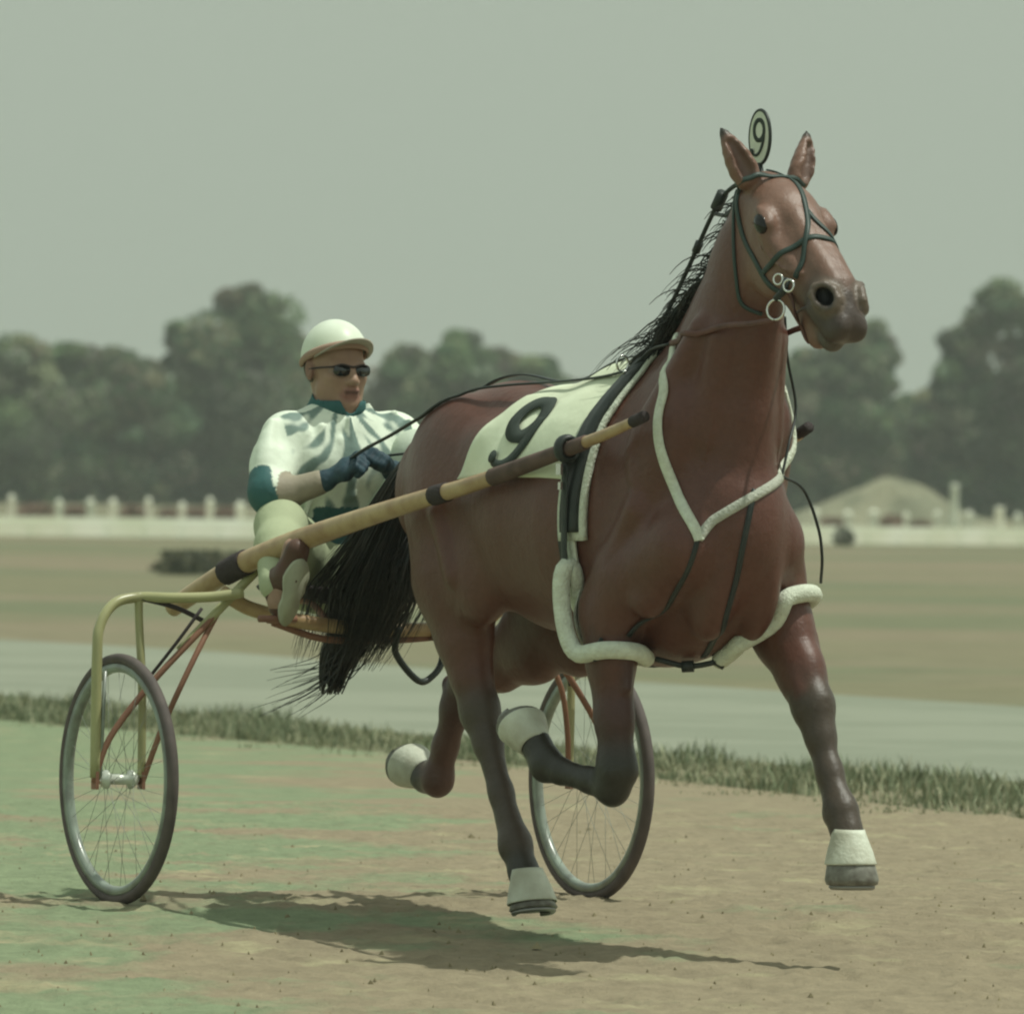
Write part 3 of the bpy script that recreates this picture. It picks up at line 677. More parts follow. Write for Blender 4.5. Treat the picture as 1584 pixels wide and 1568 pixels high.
# ================================================================== SULKY
wood = mat('varnished_ash', (.50, .37, .20), .35, col2=(.36, .23, .12), nscale=14, spec=.5)
paint = mat('cream_tube_enamel', (.40, .40, .20), .35, col2=(.34, .33, .17), nscale=9, spec=.5)
redm = mat('worn_red_brown_enamel', (.30, .155, .10), .5, col2=(.22, .11, .075), nscale=12)
tape = mat('black_tape', (.055, .045, .045), .85, bump=.5, bscale=120)
rubber = mat('tyre_rubber', (.13, .108, .100), .75, col2=(.10, .085, .08), nscale=20)
rimm = mat('painted_rim', (.30, .36, .30), .28, col2=(.20, .22, .19), nscale=20, spec=.6)
WR = .355
su = thing('sulky', 'two-wheeled racing sulky with cream and wooden frame behind the bay horse', 'sulky', (0, 0, 0))
def wheel(y, rot):
    wh = bpy.data.objects.new('wheel', None); COL.objects.link(wh); wh.parent = su; wh.location = (0, y, WR); wh.rotation_euler = (0, rot, 0)
    def circ(r, yy=0, n=72): return [Vector((r*math.cos(2*math.pi*k/n), yy, r*math.sin(2*math.pi*k/n))) for k in range(n)]
    def lo(b, name, m):
        me = bpy.data.meshes.new(name); me.from_pydata([tuple(v) for v in b.v], [], b.f); me.materials.append(m)
        me.polygons.foreach_set('use_smooth', [True]*len(me.polygons)); o = bpy.data.objects.new(name, me); COL.objects.link(o); o.parent = wh; return o
    lo(MB().tube(circ(WR-.0165), .0165, 14, closed=True), 'tyre', rubber)
    prof = [(-.014, .310), (-.010, .304), (0, .301), (.010, .304), (.014, .310), (.014, .326), (-.014, .326)]
    rings = [[Vector((r*math.cos(2*math.pi*k/72), yy, r*math.sin(2*math.pi*k/72))) for yy, r in prof] for k in range(72)]
    lo(MB().loft(rings, cap=False, closed=True), 'rim', rimm)
    sp = MB()
    for k in range(36):
        a = 2*math.pi*k/36; s_ = 1 if k % 2 else -1; off = .5*(1 if (k//2) % 2 else -1)
        sp.tube([Vector((.024*math.cos(a+off*1.6), s_*.035, .024*math.sin(a+off*1.6))), Vector((.300*math.cos(a), s_*.004, .300*math.sin(a)))], .0007, 4)
    lo(sp, 'spokes', mat('spoke_wire', (.30, .32, .28), .5, metal=.4))
    hb = MB(); n = 18; P = [(-.062, .010), (-.055, .016), (-.042, .027), (-.036, .027), (-.032, .015), (.032, .015), (.036, .027), (.042, .027), (.055, .016), (.062, .010)]
    hb.loft([[Vector((r*math.cos(2*math.pi*k/n), yy, r*math.sin(2*math.pi*k/n))) for k in range(n)] for yy, r in P]); lo(hb, 'hub', mat('hub_metal', (.62, .66, .58), .35, metal=.3))
wheel(-.765, .3); wheel(.765, 1.1)
TB = .0135
for s in (-1, 1):
    Y = lambda y: s*y
    # outer arch tube over the wheel, ending in the outer dropout
    MB().tube([(.10, Y(.43), .885), (.07, Y(.52), .872), (.03, Y(.62), .868), (-.02, Y(.70), .868), (-.02, Y(.775), .850), (-.008, Y(.825), .79), (0, Y(.838), .70), (0, Y(.838), .36)], .015, 12, sub=7).build('wheel_arch', paint, su)
    MB().tube([(-.02, Y(.70), .88), (-.02, Y(.697), .80), (0, Y(.694), .60), (0, Y(.692), .36)], .012, 12, sub=5).build('inner_fork', paint, su)
    MB().tube([(.006, Y(.815), .66), (.005, Y(.825), .36)], .006, 8).build('brace', rimm, su)
    MB().tube([(.0, Y(.842), .345), (.01, Y(.80), .47), (.035, Y(.69), .62), (.06, Y(.55), .77), (.05, Y(.42), .895), (.06, Y(.36), .955)], .0095, 10, sub=5).build('diagonal_brace', redm, su)
    MB().tube([(.045, Y(.60), .72), (.055, Y(.50), .82), (.06, Y(.36), .955)], .0135, 10, sub=5).build('sleeve', paint, su)
    MB().tube([(.0, Y(.688), .35), (.05, Y(.655), .50), (.085, Y(.60), .65), (.05, Y(.50), .80), (.0, Y(.42), .88)], .0085, 10, sub=6).build('stay', redm, su)
    MB().tube([(-.01, Y(.695), .865), (.02, Y(.60), .84), (.05, Y(.52), .80)], .007, 8, sub=4).build('stay_rod', tape, su)
    MB().tube([(.0, Y(.692), .62), (.06, Y(.62), .74), (.08, Y(.55), .84)], .005, 8, sub=4).build('stay_rod', tape, su)
    MB().tube([(0, Y(.69), .352), (0, Y(.84), .352)], .011, 10).build('axle', chrome, su)
    for y in (.692, .838):
        MB().box((0, Y(y), .352), (.03, .010, .05)).build('dropout', redm, su, smooth=False)
    # shaft
    sh = [(-.26, Y(.47), .835), (-.12, Y(.44), .90), (.05, Y(.41), .965), (.30, Y(.375), 1.03), (.62, Y(.35), 1.095), (.97, Y(.33), 1.158), (1.25, Y(.315), 1.205), (1.60, Y(.298), 1.275), (1.90, Y(.293), 1.335), (2.10, Y(.283), 1.385)]
    if s > 0: sh = sh[:-1]+[(2.0, Y(.285), 1.365)]
    P, R = spline(sh, [.026, .029, .032, .033, .029, .025, .022, .018, .0155, .013], 20)
    so2 = MB().tube(P, R, 16).build('shaft', wood, su)
    def seg(a, b, nm, m, dr, n=14):
        idx = [i for i, p in enumerate(P) if a <= p.x <= b]
        MB().tube([P[i] for i in idx], [R[i]+dr for i in idx], n).build(nm, m, so2)
    seg(-.03, .075, 'tape_binding', tape, .006); seg(1.02, 1.11, 'tape_binding', tape, .004); seg(1.33, 1.82, 'leather_sleeve', mat('worn_brown_sleeve', (.15, .10, .085), .8, col2=(.10, .07, .06), nscale=20), .004)
    MB().tube([P[-1]-(P[-1]-P[-2]).normalized()*.05, P[-1]+(P[-1]-P[-2]).normalized()*.012], .0160, 12).build('tip_cap', tape, so2)
    # stirrup under the shaft
    MB().tube([(.30, Y(.385), .995), (.315, Y(.40), .90), (.30, Y(.42), .82)], .008, 8, sub=4).tube([(.29, Y(.36), .815), (.295, Y(.48), .815)], .010, 8).build('stirrup', redm, su)
# cross bars
def bar(pts, r, nm, m, **k): return MB().tube(pts, r, 14, sub=6).build(nm, m, su)
cb = [(.03, -.46, .885), (.03, -.42, .862), (.04, -.36, .835), (.045, -.20, .802), (.05, 0, .785), (.045, .20, .785), (.04, .36, .80), (.03, .43, .84), (.03, .48, .885)]
bar(cb, .021, 'crossbar', wood)
bar([(.035, -.30, .80), (.04, -.15, .757), (.05, 0, .752), (.04, .15, .757), (.035, .34, .775)], .010, 'lower_crossbar', redm)
for y in (-.30, .02, .22, .32):
    z = .835 if abs(y) > .25 else .79
    MB().tube([(.043, y-.018, z-.012), (.043, y+.018, z-.014)], .026, 12).build('clamp', redm, su)
for s in (-1, 1):
    MB().tube([(.04, s*.12, .80), (-.12, s*.11, .86), (-.30, s*.13, .845)], .010, 8, sub=4).build('seat_arm', redm, su)
seat = MB(); rr = []
for i in range(9):
    t = i/8; x = -.36+.30*t; wd = .15+.035*math.sin(math.pi*t); rr.append([Vector((x, wd*math.cos(a), .868+.03*math.sin(a)*(1 if math.sin(a) > 0 else .6)+.03*abs(math.cos(a))**2)) for a in [2*math.pi*k/20 for k in range(20)]])
seat.loft(rr).build('seat', tape, su)
MB().tube([(.20, .02, .79), (.16, .03, .72), (.13, .12, .64), (.11, .18, .655), (.07, .23, .70), (.05, .24, .79)], .010, 8, sub=6, flat=(HX, 1)).build('hanging_loop', leather, su)

# ================================================================== DRIVER
SK = (.34, .215, .15); SKD = (.26, .15, .11)
dr = thing('person', 'driver in white and teal racing jacket, pale cap and sunglasses seated on the sulky', 'person', (-.2, 0, .89))
hc = Vector((-.168, 0, 1.535))
b = Sdf()
def q(x, y, z): return (hc.x+x, hc.y+y, hc.z+z)
b.ell(q(-.012, 0, .02), (.098, .077, .098), 0, .02, SK)                      # skull
b.ell(q(.035, 0, -.050), (.062, .064, .072), 0, .03, SK)                     # face
b.ell(q(.062, 0, -.110), (.026, .034, .020), 0, .025, SK)                    # chin
b.cap(q(.02, -.05, -.07), q(.06, -.018, -.102), .02, .018, .025, SK); b.cap(q(.02, .05, -.07), q(.06, .018, -.102), .02, .018, .025, SK)   # jaw
for s in (-1, 1):
    b.ell(q(.062, s*.036, -.035), (.024, .024, .018), 0, .02, SK)             # cheek
    b.cap(q(.084, s*.012, .004), q(.070, s*.045, .002), .010, .009, .015, SK) # brow
    b.ell(q(.084, s*.030, -.014), (.014, .018, .010), 0, .012, SKD, op='-')    # eye hollow
    b.ell(q(.070, s*.030, -.015), (.0125, .0125, .0125), 0, .004, (.30, .28, .25))   # eyeball
    b.ell(q(-.015, s*.080, -.012), (.018, .010, .032), -8, .008, SKD)         # ear
    b.ell(q(-.008, s*.090, -.010), (.009, .006, .018), 0, .005, SKD, op='-')
b.cap(q(.088, 0, -.008), q(.110, 0, -.044), .010, .0125, .014, SK)             # nose
b.ell(q(.103, -.012, -.047), (.010, .008, .008), 0, .008, SK); b.ell(q(.103, .012, -.047), (.010, .008, .008), 0, .008, SK)
b.cap(q(.093, -.018, -.072), q(.093, .018, -.072), .0065, .0065, .006, (.30, .15, .12))   # lips
b.cap(q(.089, -.015, -.082), q(.089, .015, -.082), .0075, .0075, .006, (.30, .15, .12))
b.cap(q(.099, -.022, -.077), q(.099, .022, -.077), .0012, .0012, .003, (.10, .05, .04), op='-')
b.cap(q(-.03, 0, -.06), (-.165, 0, 1.36), .055, .060, .03, SK)                # neck
b.chain([(-.17, 0, 1.36, .085, 1.3), (-.19, 0, 1.22, .105, 1.35), (-.215, 0, 1.05, .10, 1.3), (-.215, 0, .95, .115, 1.35)], k=.04, c=SK)
b.cap((-.165, -.15, 1.33), (-.165, .16, 1.33), .050, .050, .04, SK)
NE, NW = (-.040, -.280, 1.150), (.055, -.150, 1.205); FE, FW = (-.02, .27, 1.15), (.045, .075, 1.235)
b.chain([(-.155, -.165, 1.32, .046), NE+(.036,)], k=.03, c=SK); b.chain([NE+(.035,), ((NE[0]+NW[0])/2-.005, (NE[1]+NW[1])/2, 1.172, .034), NW+(.026,)], k=.02, c=SK)
b.chain([(-.16, .19, 1.33, .055), FE+(.042,), FW+(.027,)], k=.03, c=SK)
for K, An, s in (((.01, -.265, 1.075), (.255, -.405, .915), -1), ((-.045, .20, 1.28), (.27, .385, .93), 1)):
    b.chain([(-.21, s*.09, .955, .095), K+(.055,), An+(.036,)], k=.03, c=SK)
    b.chain([An+(.036,), (An[0]+.03, An[1], An[2]-.055, .034), (An[0]+.075, An[1]-.01*s, An[2]+.10, .028)], k=.02, c=SK)
def hand(S, wrist, palm, fdir, nrm, side, infl=0, c=SK):
    """palm and five fingers, curled round the rein; fdir along the palm, nrm out of the back of the hand, side towards the thumb"""
    w_, p_, f_, n_, t_ = [Vector(v) for v in (wrist, palm, fdir, nrm, side)]; f_.normalize(); n_ = (n_-f_*n_.dot(f_)).normalized(); t_ = (t_-f_*t_.dot(f_)-n_*t_.dot(n_)).normalized()
    S.cap(tuple(w_), tuple(p_), .026+infl, .030+infl, .015, c, ax=tuple(n_), sy=.75)
    S.cap(tuple(p_-t_*.022), tuple(p_+t_*.022), .020+infl, .021+infl, .012, c)
    for i, (L, off) in enumerate(((.040, .030), (.045, .010), (.042, -.010), (.034, -.029))):
        a = p_+t_*off+f_*.018; m1 = a+f_*L*.62+n_*.002; m2 = m1-n_*L*.62+f_*L*.12; m3 = m2-f_*L*.45-n_*L*.1
        S.chain([tuple(a)+(.0100+infl,), tuple(m1)+(.0092+infl,), tuple(m2)+(.0086+infl,), tuple(m3)+(.0075+infl,)], k=.004, c=c)
    a = w_+(p_-w_)*.35+t_*.024; m1 = a+t_*.020+f_*.024-n_*.008; m2 = m1+f_*.028-n_*.014-t_*.006
    S.chain([tuple(a)+(.0125+infl,), tuple(m1)+(.0110+infl,), tuple(m2)+(.0090+infl,)], k=.005, c=c)
NP, FP = (.095, -.105, 1.238), (.085, .010, 1.262)
HN = (NW, NP, (.45, .30, .35), (.25, -.55, .80), (-.3, .5, .8)); HF = (FW, FP, (.55, -.45, .35), (.35, .25, .9), (-.4, -.5, .75))
hand(b, *HN); hand(b, *HF)
V, Q, C = b.mesh(.0042, SK); C = C*(1+.06*fbm(V, 70, 5))[:, None]
skin = mat('skin', attr=True, rough=.5, spec=.35, noise=.05, nscale=40)
mesh_obj('body', V, Q, skin, dr, cols=C)
gl = Sdf(); hand(gl, *HN, infl=.0035, c=None); gl.cap(NW, tuple(Vector(NW)*.85+Vector(NE)*.15), .032, .033, .01)
V, Q, C = gl.mesh(.0038); mesh_obj('glove', V, Q, mat('dark_blue_glove', (.035, .075, .095), .6, col2=(.025, .05, .07), nscale=30, bump=.3, bscale=70), dr)
gl = Sdf(); hand(gl, *HF, infl=.0035, c=None); gl.cap(FW, tuple(Vector(FW)*.85+Vector(FE)*.15), .032, .033, .01)
V, Q, C = gl.mesh(.0038); mesh_obj('glove', V, Q, MATS['dark_blue_glove'], dr)
# jacket
WJ = (.78, .86, .72); TEAL = (.045, .13, .13)
j = Sdf()
j.chain([(-.165, 0, 1.345, .096, 1.30), (-.185, 0, 1.22, .122, 1.34), (-.215, 0, 1.06, .112, 1.35), (-.215, 0, .97, .125, 1.38)], k=.05)
j.cap((-.16, -.150, 1.332), (-.16, .155, 1.332), .069, .069, .05)
j.cap((-.125, -.10, 1.26), (-.125, .10, 1.26), .075, .075, .05)
ne = Vector(NE); fe = Vector(FE)
j.chain([(-.155, -.172, 1.322, .068), (-.11, -.230, 1.24, .060), (ne.x+.005, ne.y, ne.z+.02, .058)], k=.035); j.chain([(-.155, .19, 1.325, .080), (-.07, .25, 1.23, .070), (fe.x, fe.y, fe.z, .060), (.02, .15, 1.20, .045)], k=.035)
j.cap((ne.x+.005, ne.y, ne.z+.02), tuple(ne*.72+Vector(NW)*.28+Vector((0, 0, .0))), .056, .050, .02); j.cap(tuple(ne), tuple(ne*.12+Vector(NW)*.88), .047, .036, .02)
rj = random.Random(3)
for i in range(16):                                                          # folds
    a = Vector((rj.uniform(-.12, -.06), rj.uniform(-.17, .17), rj.uniform(1.08, 1.34))); d_ = Vector((0, rj.uniform(-.6, .6), 1)).normalized()*rj.uniform(.05, .11)
    j.cap(tuple(a-d_), tuple(a+d_), .010, .006, .022)
for i in range(6):
    a = Vector((-.155, -.20, 1.32)).lerp(ne, rj.uniform(.15, .55)); d_ = Vector((rj.uniform(-.3, .3), 0, rj.uniform(.3, 1))).normalized()*.05; a += Vector((rj.uniform(.0, .05), -.045, rj.uniform(-.02, .03))); d_ = (ne-Vector((-.155, -.20, 1.32))).normalized()*.07+Vector((rj.uniform(-.02, .02), 0, 0))
    j.cap(tuple(a-d_), tuple(a+d_), .009, .007, .035)
j.ell((-.150, 0, 1.45), (.075, .072, .06), 0, .012, op='-')
V, Q, _ = j.mesh(.006)
C = np.tile(np.array(WJ), (len(V), 1))
an_ = np.arctan2(V[:, 1]+.01, 1.45-V[:, 2]); rd_ = np.hypot(V[:, 1], 1.45-V[:, 2])
nz = .34*np.sin(an_*11+1+3*rd_)+.30*np.sin(an_*23+2*np.sin(rd_*30))+.35*fbm(V, 30, 11)+.25*fbm(V*np.array([1, 1, .45]), 80, 12)-.02
front = (V[:, 0] > -.13) & (np.abs(V[:, 1]) < .20) & (V[:, 2] > 1.0); k = np.clip((nz+.03)*4.2, 0, 1)[:, None]*front[:, None]; C = C*(1-k*.85)+np.array((.09, .17, .155))*k*.85
fa = np.linalg.norm(V-np.array(NE), axis=1) > .062; u_f = (np.array(NW)-np.array(NE)); u_f = u_f/np.linalg.norm(u_f); tf = (V-np.array(NE)) @ u_f; df = np.linalg.norm(V-np.array(NE)-tf[:, None]*u_f, axis=1)
C[fa & (tf > .035) & (df < .062) & (V[:, 0] > -.07)] = (.33, .29, .22)
sa = np.array((-.155, -.172, 1.322)); ua = np.array(NE)-sa; ta = ((V-sa) @ ua)/float(ua @ ua); da_ = np.linalg.norm(V-sa-ta[:, None]*ua, axis=1); C[(ta > .74) & (da_ < .085) & (V[:, 1] < -.15) & ~(fa & (tf > .035))] = TEAL
band = (np.linalg.norm(V-np.array(NE)-np.array((0, 0, .0)), axis=1) < .085); C[band & (V[:, 2] < 1.185+.25*(V[:, 1]+.28)) & ~(fa & (tf > .035))] = TEAL
C[(V[:, 1] > .12) & (V[:, 2] < 1.15)] = TEAL; C[(V[:, 1] > -.10) & (V[:, 1] < .2) & (V[:, 2] < 1.13) & (V[:, 0] > -.13)] = TEAL
cloth_m = mat('racing_silk', attr=True, rough=.6, spec=.3, bump=.35, bscale=22, noise=.05, nscale=12)
jk = mesh_obj('jacket', V, Q, cloth_m, dr, cols=C)
cl = Sdf(); cl.cap((-.165, 0, 1.400), (-.155, 0, 1.425), .092, .084, .01, sy=.95); cl.cap((-.160, 0, 1.33), (-.140, 0, 1.56), .070, .078, .008, op='-'); cl.ell((-.070, 0, 1.46), (.03, .03, .06), 20, .008, op='-')
V, Q, _ = cl.mesh(.004); mesh_obj('collar', V, Q, mat('teal_collar', TEAL, .8), jk)
# trousers, boots
tr = Sdf()
tr.chain([(-.215, 0, .99, .128, 1.32), (-.21, 0, .945, .125, 1.35)], k=.04)
for K, An, s in (((.01, -.265, 1.075), (.255, -.405, .915), -1), ((-.045, .20, 1.28), (.27, .385, .93), 1)):
    m_ = Vector((-.21, s*.095, .955)).lerp(Vector(K), .5)
    tr.chain([(-.21, s*.095, .955, .108), (m_.x, m_.y, m_.z, .092), K+(.070,), tuple(Vector(K).lerp(Vector(An), .4))+(.066,), tuple(Vector(K).lerp(Vector(An), 1.02))+(.050,)], k=.035)
for i in range(14):
    s = rj.choice([-1, 1]); K = Vector((.01, -.265, 1.075)) if s < 0 else Vector((-.045, .20, 1.28)); a = Vector((-.19, s*.1, .96)).lerp(K, rj.uniform(.2, .8))+Vector((.045, rj.uniform(-.05, .05), rj.uniform(-.02, .05)))
    d_ = Vector((rj.uniform(-.2, .2), rj.uniform(-.6, .6), rj.uniform(.2, .8))).normalized()*.035; tr.cap(tuple(a-d_*1.0-Vector((.015, 0, .01))), tuple(a+d_*1.0-Vector((.015, 0, .01))), .008, .006, .03)
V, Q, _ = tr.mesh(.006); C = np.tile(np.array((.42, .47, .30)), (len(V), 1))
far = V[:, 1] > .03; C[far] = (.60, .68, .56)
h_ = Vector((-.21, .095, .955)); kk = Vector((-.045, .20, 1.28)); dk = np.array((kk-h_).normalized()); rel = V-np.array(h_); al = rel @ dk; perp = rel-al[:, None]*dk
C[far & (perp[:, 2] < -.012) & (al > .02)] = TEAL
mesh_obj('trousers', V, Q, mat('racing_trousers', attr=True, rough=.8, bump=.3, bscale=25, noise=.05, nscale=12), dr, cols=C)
bootl = mat('brown_boot', (.10, .058, .042), .45, col2=(.11, .055, .04), nscale=20); solem = mat('pale_boot_sole', (.44, .46, .34), .8, col2=(.36, .37, .28), nscale=20)
for An, s in (((.255, -.405, .915), -1), ((.27, .385, .93), 1)):
    a = Vector(An); bt = Sdf(); heel = a+Vector((.030, 0, -.065)); toe = a+Vector((.115, -s*.004, .115)); up = a+(Vector((.01, -.265, 1.075)) if s < 0 else Vector((-.045, .2, 1.255)))*0+Vector((-.05, .03*(1 if s < 0 else -1), .05))
    bt.chain([tuple(a)+(.040,), tuple(heel)+(.036,)], k=.02); bt.chain([tuple(a)+(.040,), tuple((heel+toe)/2)+(.040, .95), tuple(toe-Vector((0, 0, .02)))+(.032, 1.1)], k=.025)
    V, Q, _ = bt.mesh(.005); bo = mesh_obj('boot', V, Q, bootl, dr)
    fd = (toe-heel).normalized(); sn = Vector((0, 1, 0)).cross(fd)*-1; sn = sn if sn.x > 0 else -sn; c0 = (heel+toe)/2+sn*.046; ring0 = []; ring1 = []
    for k in range(28):
        t_ = 2*math.pi*k/28; L_ = math.cos(t_); wd = (.044 if L_ > 0 else .034)*(1-.18*(L_ < .25)*(L_ > -.35)); p = c0-fd*.035+fd*(L_*.105)+Vector((0, 1, 0))*(math.sin(t_)*wd); ring0.append(p-sn*.012); ring1.append(p)
    MB().loft([ring0, ring1]).build('sole', solem, bo)
# cap and sunglasses
capw = mat('white_cap_shell', (.80, .87, .74), .4, col2=(.70, .77, .62), nscale=8); peakm = mat('tan_cap_peak', (.34, .31, .24), .6); peakd = mat('grey_peak_lining', (.15, .14, .14), .7)
cp = Sdf(); cp.ell(q(-.014, 0, .028), (.112, .092, .106), -6, .01); cp.ell(q(-.014, 0, .020), (.103, .084, .100), -6, .004, op='-')
Rc = Sdf(); 
V, Q, _ = cp.mesh(.0045)
cut = V[:, 2] > hc.z+.012+.32*(V[:, 0]-hc.x)+.012
keep = cut[Q].all(1); ix = -np.ones(len(V), int); us = np.unique(Q[keep]); ix[us] = np.arange(len(us))
cpo = mesh_obj('cap', V[us], ix[Q[keep]], capw, dr)
pk = MB(); ra = []; rb = []
for lay, zz in ((0, 0), (1, -.006)):
    for k in range(25):
        a = -1.25+2.5*k/24; ext = .052*math.cos(a*1.18)
        i_ = Vector((.105*math.cos(a), .088*math.sin(a), 0)); o_ = Vector(((.105+ext)*math.cos(a), (.088+ext*.5)*math.sin(a), 0))
        for kk_, p in enumerate((i_, (i_+o_)/2, o_)):
            z = .020+.32*p.x+zz-(.018*(p.y/.09)**2)-.05*max(0, p.x-.10); (ra if lay == 0 else rb).append(Vector((hc.x-.012+p.x, p.y, hc.z+z+.012)))
n = 25; v = ra+rb; f = []
for i in range(n-1):
    for c_ in (0, 1): k = i*3+c_; f += [(k, k+3, k+4, k+1), (75+k, 75+k+1, 75+k+4, 75+k+3)]
    f += [(i*3+2, i*3+5, 75+i*3+5, 75+i*3+2), (i*3, 75+i*3, 75+i*3+3, i*3+3)]
mesh_obj('peak', v, f, peakm, cpo)
bnd = []
for k in range(33):
    a = -2.2+4.4*k/32; x, y = .1105*math.cos(a), .0905*math.sin(a); bnd.append(Vector((hc.x-.012+x, y, hc.z+.026+.32*x)))
MB().tube(bnd, .008, 6, flat=(Vector((0, 0, 1)), 1.5)).build('hat_band', mat('tan_band', (.36, .24, .18), .7), cpo)
gm = mat('dark_lens', (.012, .016, .016), .1, spec=.8); gs = bpy.data.objects.new('sunglasses', None)
lens = []
sg = None
for s in (-1, 1):
    m = MB(); r0 = []; r1 = []
    for k in range(20):
        a = 2*math.pi*k/20; yy = s*.034+.025*math.copysign(abs(math.cos(a))**.75, math.cos(a)); zz = .0165*math.copysign(abs(math.sin(a))**.8, math.sin(a))-.014
        xx = .0985-1.8*(yy*yy); r0.append(q(xx, yy, zz)); r1.append(q(xx+.003, yy, zz))
    m.loft([r0, r1]); lens.append(m)
fr = MB().tube([q(-.01, -.083, -.010), q(.05, -.074, -.006), q(.088, -.058, -.004), q(.099, -.034, .003), q(.103, 0, -.004), q(.099, .034, .003), q(.088, .058, -.004), q(.05, .074, -.006), q(-.01, .083, -.010)], .0028, 6, sub=4)
sg = fr.build('sunglasses', tape, dr)
for m in lens: m.build('lens', gm, sg)
hr_ = Sdf(); hr_.ell(q(-.02, 0, .0), (.100, .082, .075), 0, .01); hr_.ell(q(.05, 0, -.02), (.085, .11, .12), 0, .006, op='-'); hr_.ell(q(-.03, 0, -.11), (.10, .11, .06), 0, .01, op='-')
V, Q, _ = hr_.mesh(.004); mesh_obj('hair', V, Q, mat('grey_brown_hair', (.10, .08, .06), .8, bump=.5, bscale=200), dr)
# ================================================================== SETTING
def node_ground(name, c1, c2, sc1, fine=(8, .12), bias=None, c3=None, sc3=2.0, t3=(.6, .7), bump=.3, bs=40, rough=.95, nd=6):
    m = bpy.data.materials.new(name); m.use_nodes = True; n = m.node_tree; p = n.nodes['Principled BSDF']; p.inputs['Roughness'].default_value = rough; p.inputs['Specular IOR Level'].default_value = .15
    tc = n.nodes.new('ShaderNodeTexCoord'); L = n.links.new
    def noise(s, d=nd, r=.6):
        z = n.nodes.new('ShaderNodeTexNoise'); z.inputs['Scale'].default_value = s; z.inputs['Detail'].default_value = d; z.inputs['Roughness'].default_value = r; L(tc.outputs['Object'], z.inputs['Vector']); return z.outputs[0]
    def mr(i, a, b, c=0, d=1):
        z = n.nodes.new('ShaderNodeMapRange'); z.inputs[1].default_value = a; z.inputs[2].default_value = b; z.inputs[3].default_value = c; z.inputs[4].default_value = d; L(i, z.inputs[0]); return z.outputs[0]
    def mix(f, a, b, bt='MIX'):
        z = n.nodes.new('ShaderNodeMix'); z.data_type = 'RGBA'; z.blend_type = bt
        if f is None: z.inputs[0].default_value = 1
        else: L(f, z.inputs[0])
        for v, k in ((a, 6), (b, 7)):
            if isinstance(v, tuple): z.inputs[k].default_value = (*v, 1)
            else: L(v, z.inputs[k])
        return z.outputs[2]
    f = noise(sc1)
    if bias:                                        # (x where half, width): more of c2 towards -x
        sx = n.nodes.new('ShaderNodeSeparateXYZ'); L(tc.outputs['Object'], sx.inputs[0]); bz = mr(sx.outputs[0], bias[0]-bias[1], bias[0]+bias[1], .17, -.13)
        ad = n.nodes.new('ShaderNodeMath'); ad.operation = 'ADD'; L(f, ad.inputs[0]); L(bz, ad.inputs[1]); f = ad.outputs[0]
    col = mix(mr(f, .46, .56), c1, c2)
    if c3: col = mix(mr(noise(sc3), *t3), col, c3)
    g = mr(noise(fine[0], 8, .75), .3, .7, 1-fine[1], 1+fine[1]); cb = n.nodes.new('ShaderNodeCombineXYZ'); [L(g, cb.inputs[i]) for i in range(3)]
    col = mix(None, col, cb.outputs[0], 'MULTIPLY'); L(col, p.inputs['Base Color'])
    b = n.nodes.new('ShaderNodeBump'); b.inputs['Strength'].default_value = bump; b.inputs['Distance'].default_value = .02; L(noise(bs, 6, .7), b.inputs['Height']); L(b.outputs[0], p.inputs['Normal'])
    return m
BK = .050                                                              # the track falls away towards the camera
def gz(y): return -BK*max(0, 28.0-y)
def sheet(name, pts, z, m, nx=1, ny=1):
    o = mesh_obj(name, [(x, y, z+gz(y)) for x, y in pts], [tuple(range(len(pts)))], m, world=True, smooth=False); tag(o, kind='structure'); return o
DIRT = (.290, .245, .165)
grnd = node_ground('infield_turf', (.192, .184, .112), (.162, .174, .104), .07, nd=4, fine=(1.6, .20), c3=(.225, .195, .130), sc3=.045, t3=(.48, .58), bs=9, bump=.06)
# one ground sheet reaching the horizon, with a gentle infield mesh near the course
o = mesh_obj('ground', [(-1500, -40, gz(-40)), (1500, -40, gz(-40)), (1500, 28, 0), (-1500, 28, 0), (1500, 3000, 0), (-1500, 3000, 0)], [(0, 1, 2, 3), (3, 2, 4, 5)], grnd, world=True, smooth=False); tag(o, kind='structure')
def line(p, slope): return lambda y: p[0]+(y-p[1])/slope
farE = [(-44, 186), (-11.0, 95), (-3.85, 75.0), (-2.02, 70.8), (-.37, 64.9), (1.06, 61.4), (2.92, 56.4), (9.5, 40), (14.2, 28.2)]
nearE = [(-50, 178), (-13.5, 82), (-2.85, 54.9), (-1.45, 51.0), (-.26, 47.2), (.77, 44.3), (2.18, 41.2), (7.6, 28.2)]
dirtE = [(-52, 170), (-14.5, 76), (-2.80, 50.2), (-1.5, 47.0), (-.53, 44.4), (.59, 41.2), (1.04, 39.6), (1.9, 36.6), (5.5, 28.0), (20, -12)]
road = node_ground('pale_gravel_path', (.262, .282, .216), (.230, .252, .190), .35, fine=(3.0, .06), bs=30, bump=.1, rough=.85, nd=3)
sheet('path', farE+nearE[::-1], .008, road)
track = node_ground('track_dirt', DIRT, (.225, .275, .165), .9, fine=(9, .22), bias=(-.85, 1.3), c3=(.36, .325, .205), sc3=2.6, t3=(.56, .70), bs=22, bump=.8)
pf_ = [(-60, 150)]+dirtE[1:-1]+[(-60, 28.0)]
tv = [(x, y, .004+gz(y)) for x, y in pf_]+[(-60, -30, .004+gz(-30)), (20, -30, .004+gz(-30)), (20, -12, .004+gz(-12))]; nT = len(pf_)
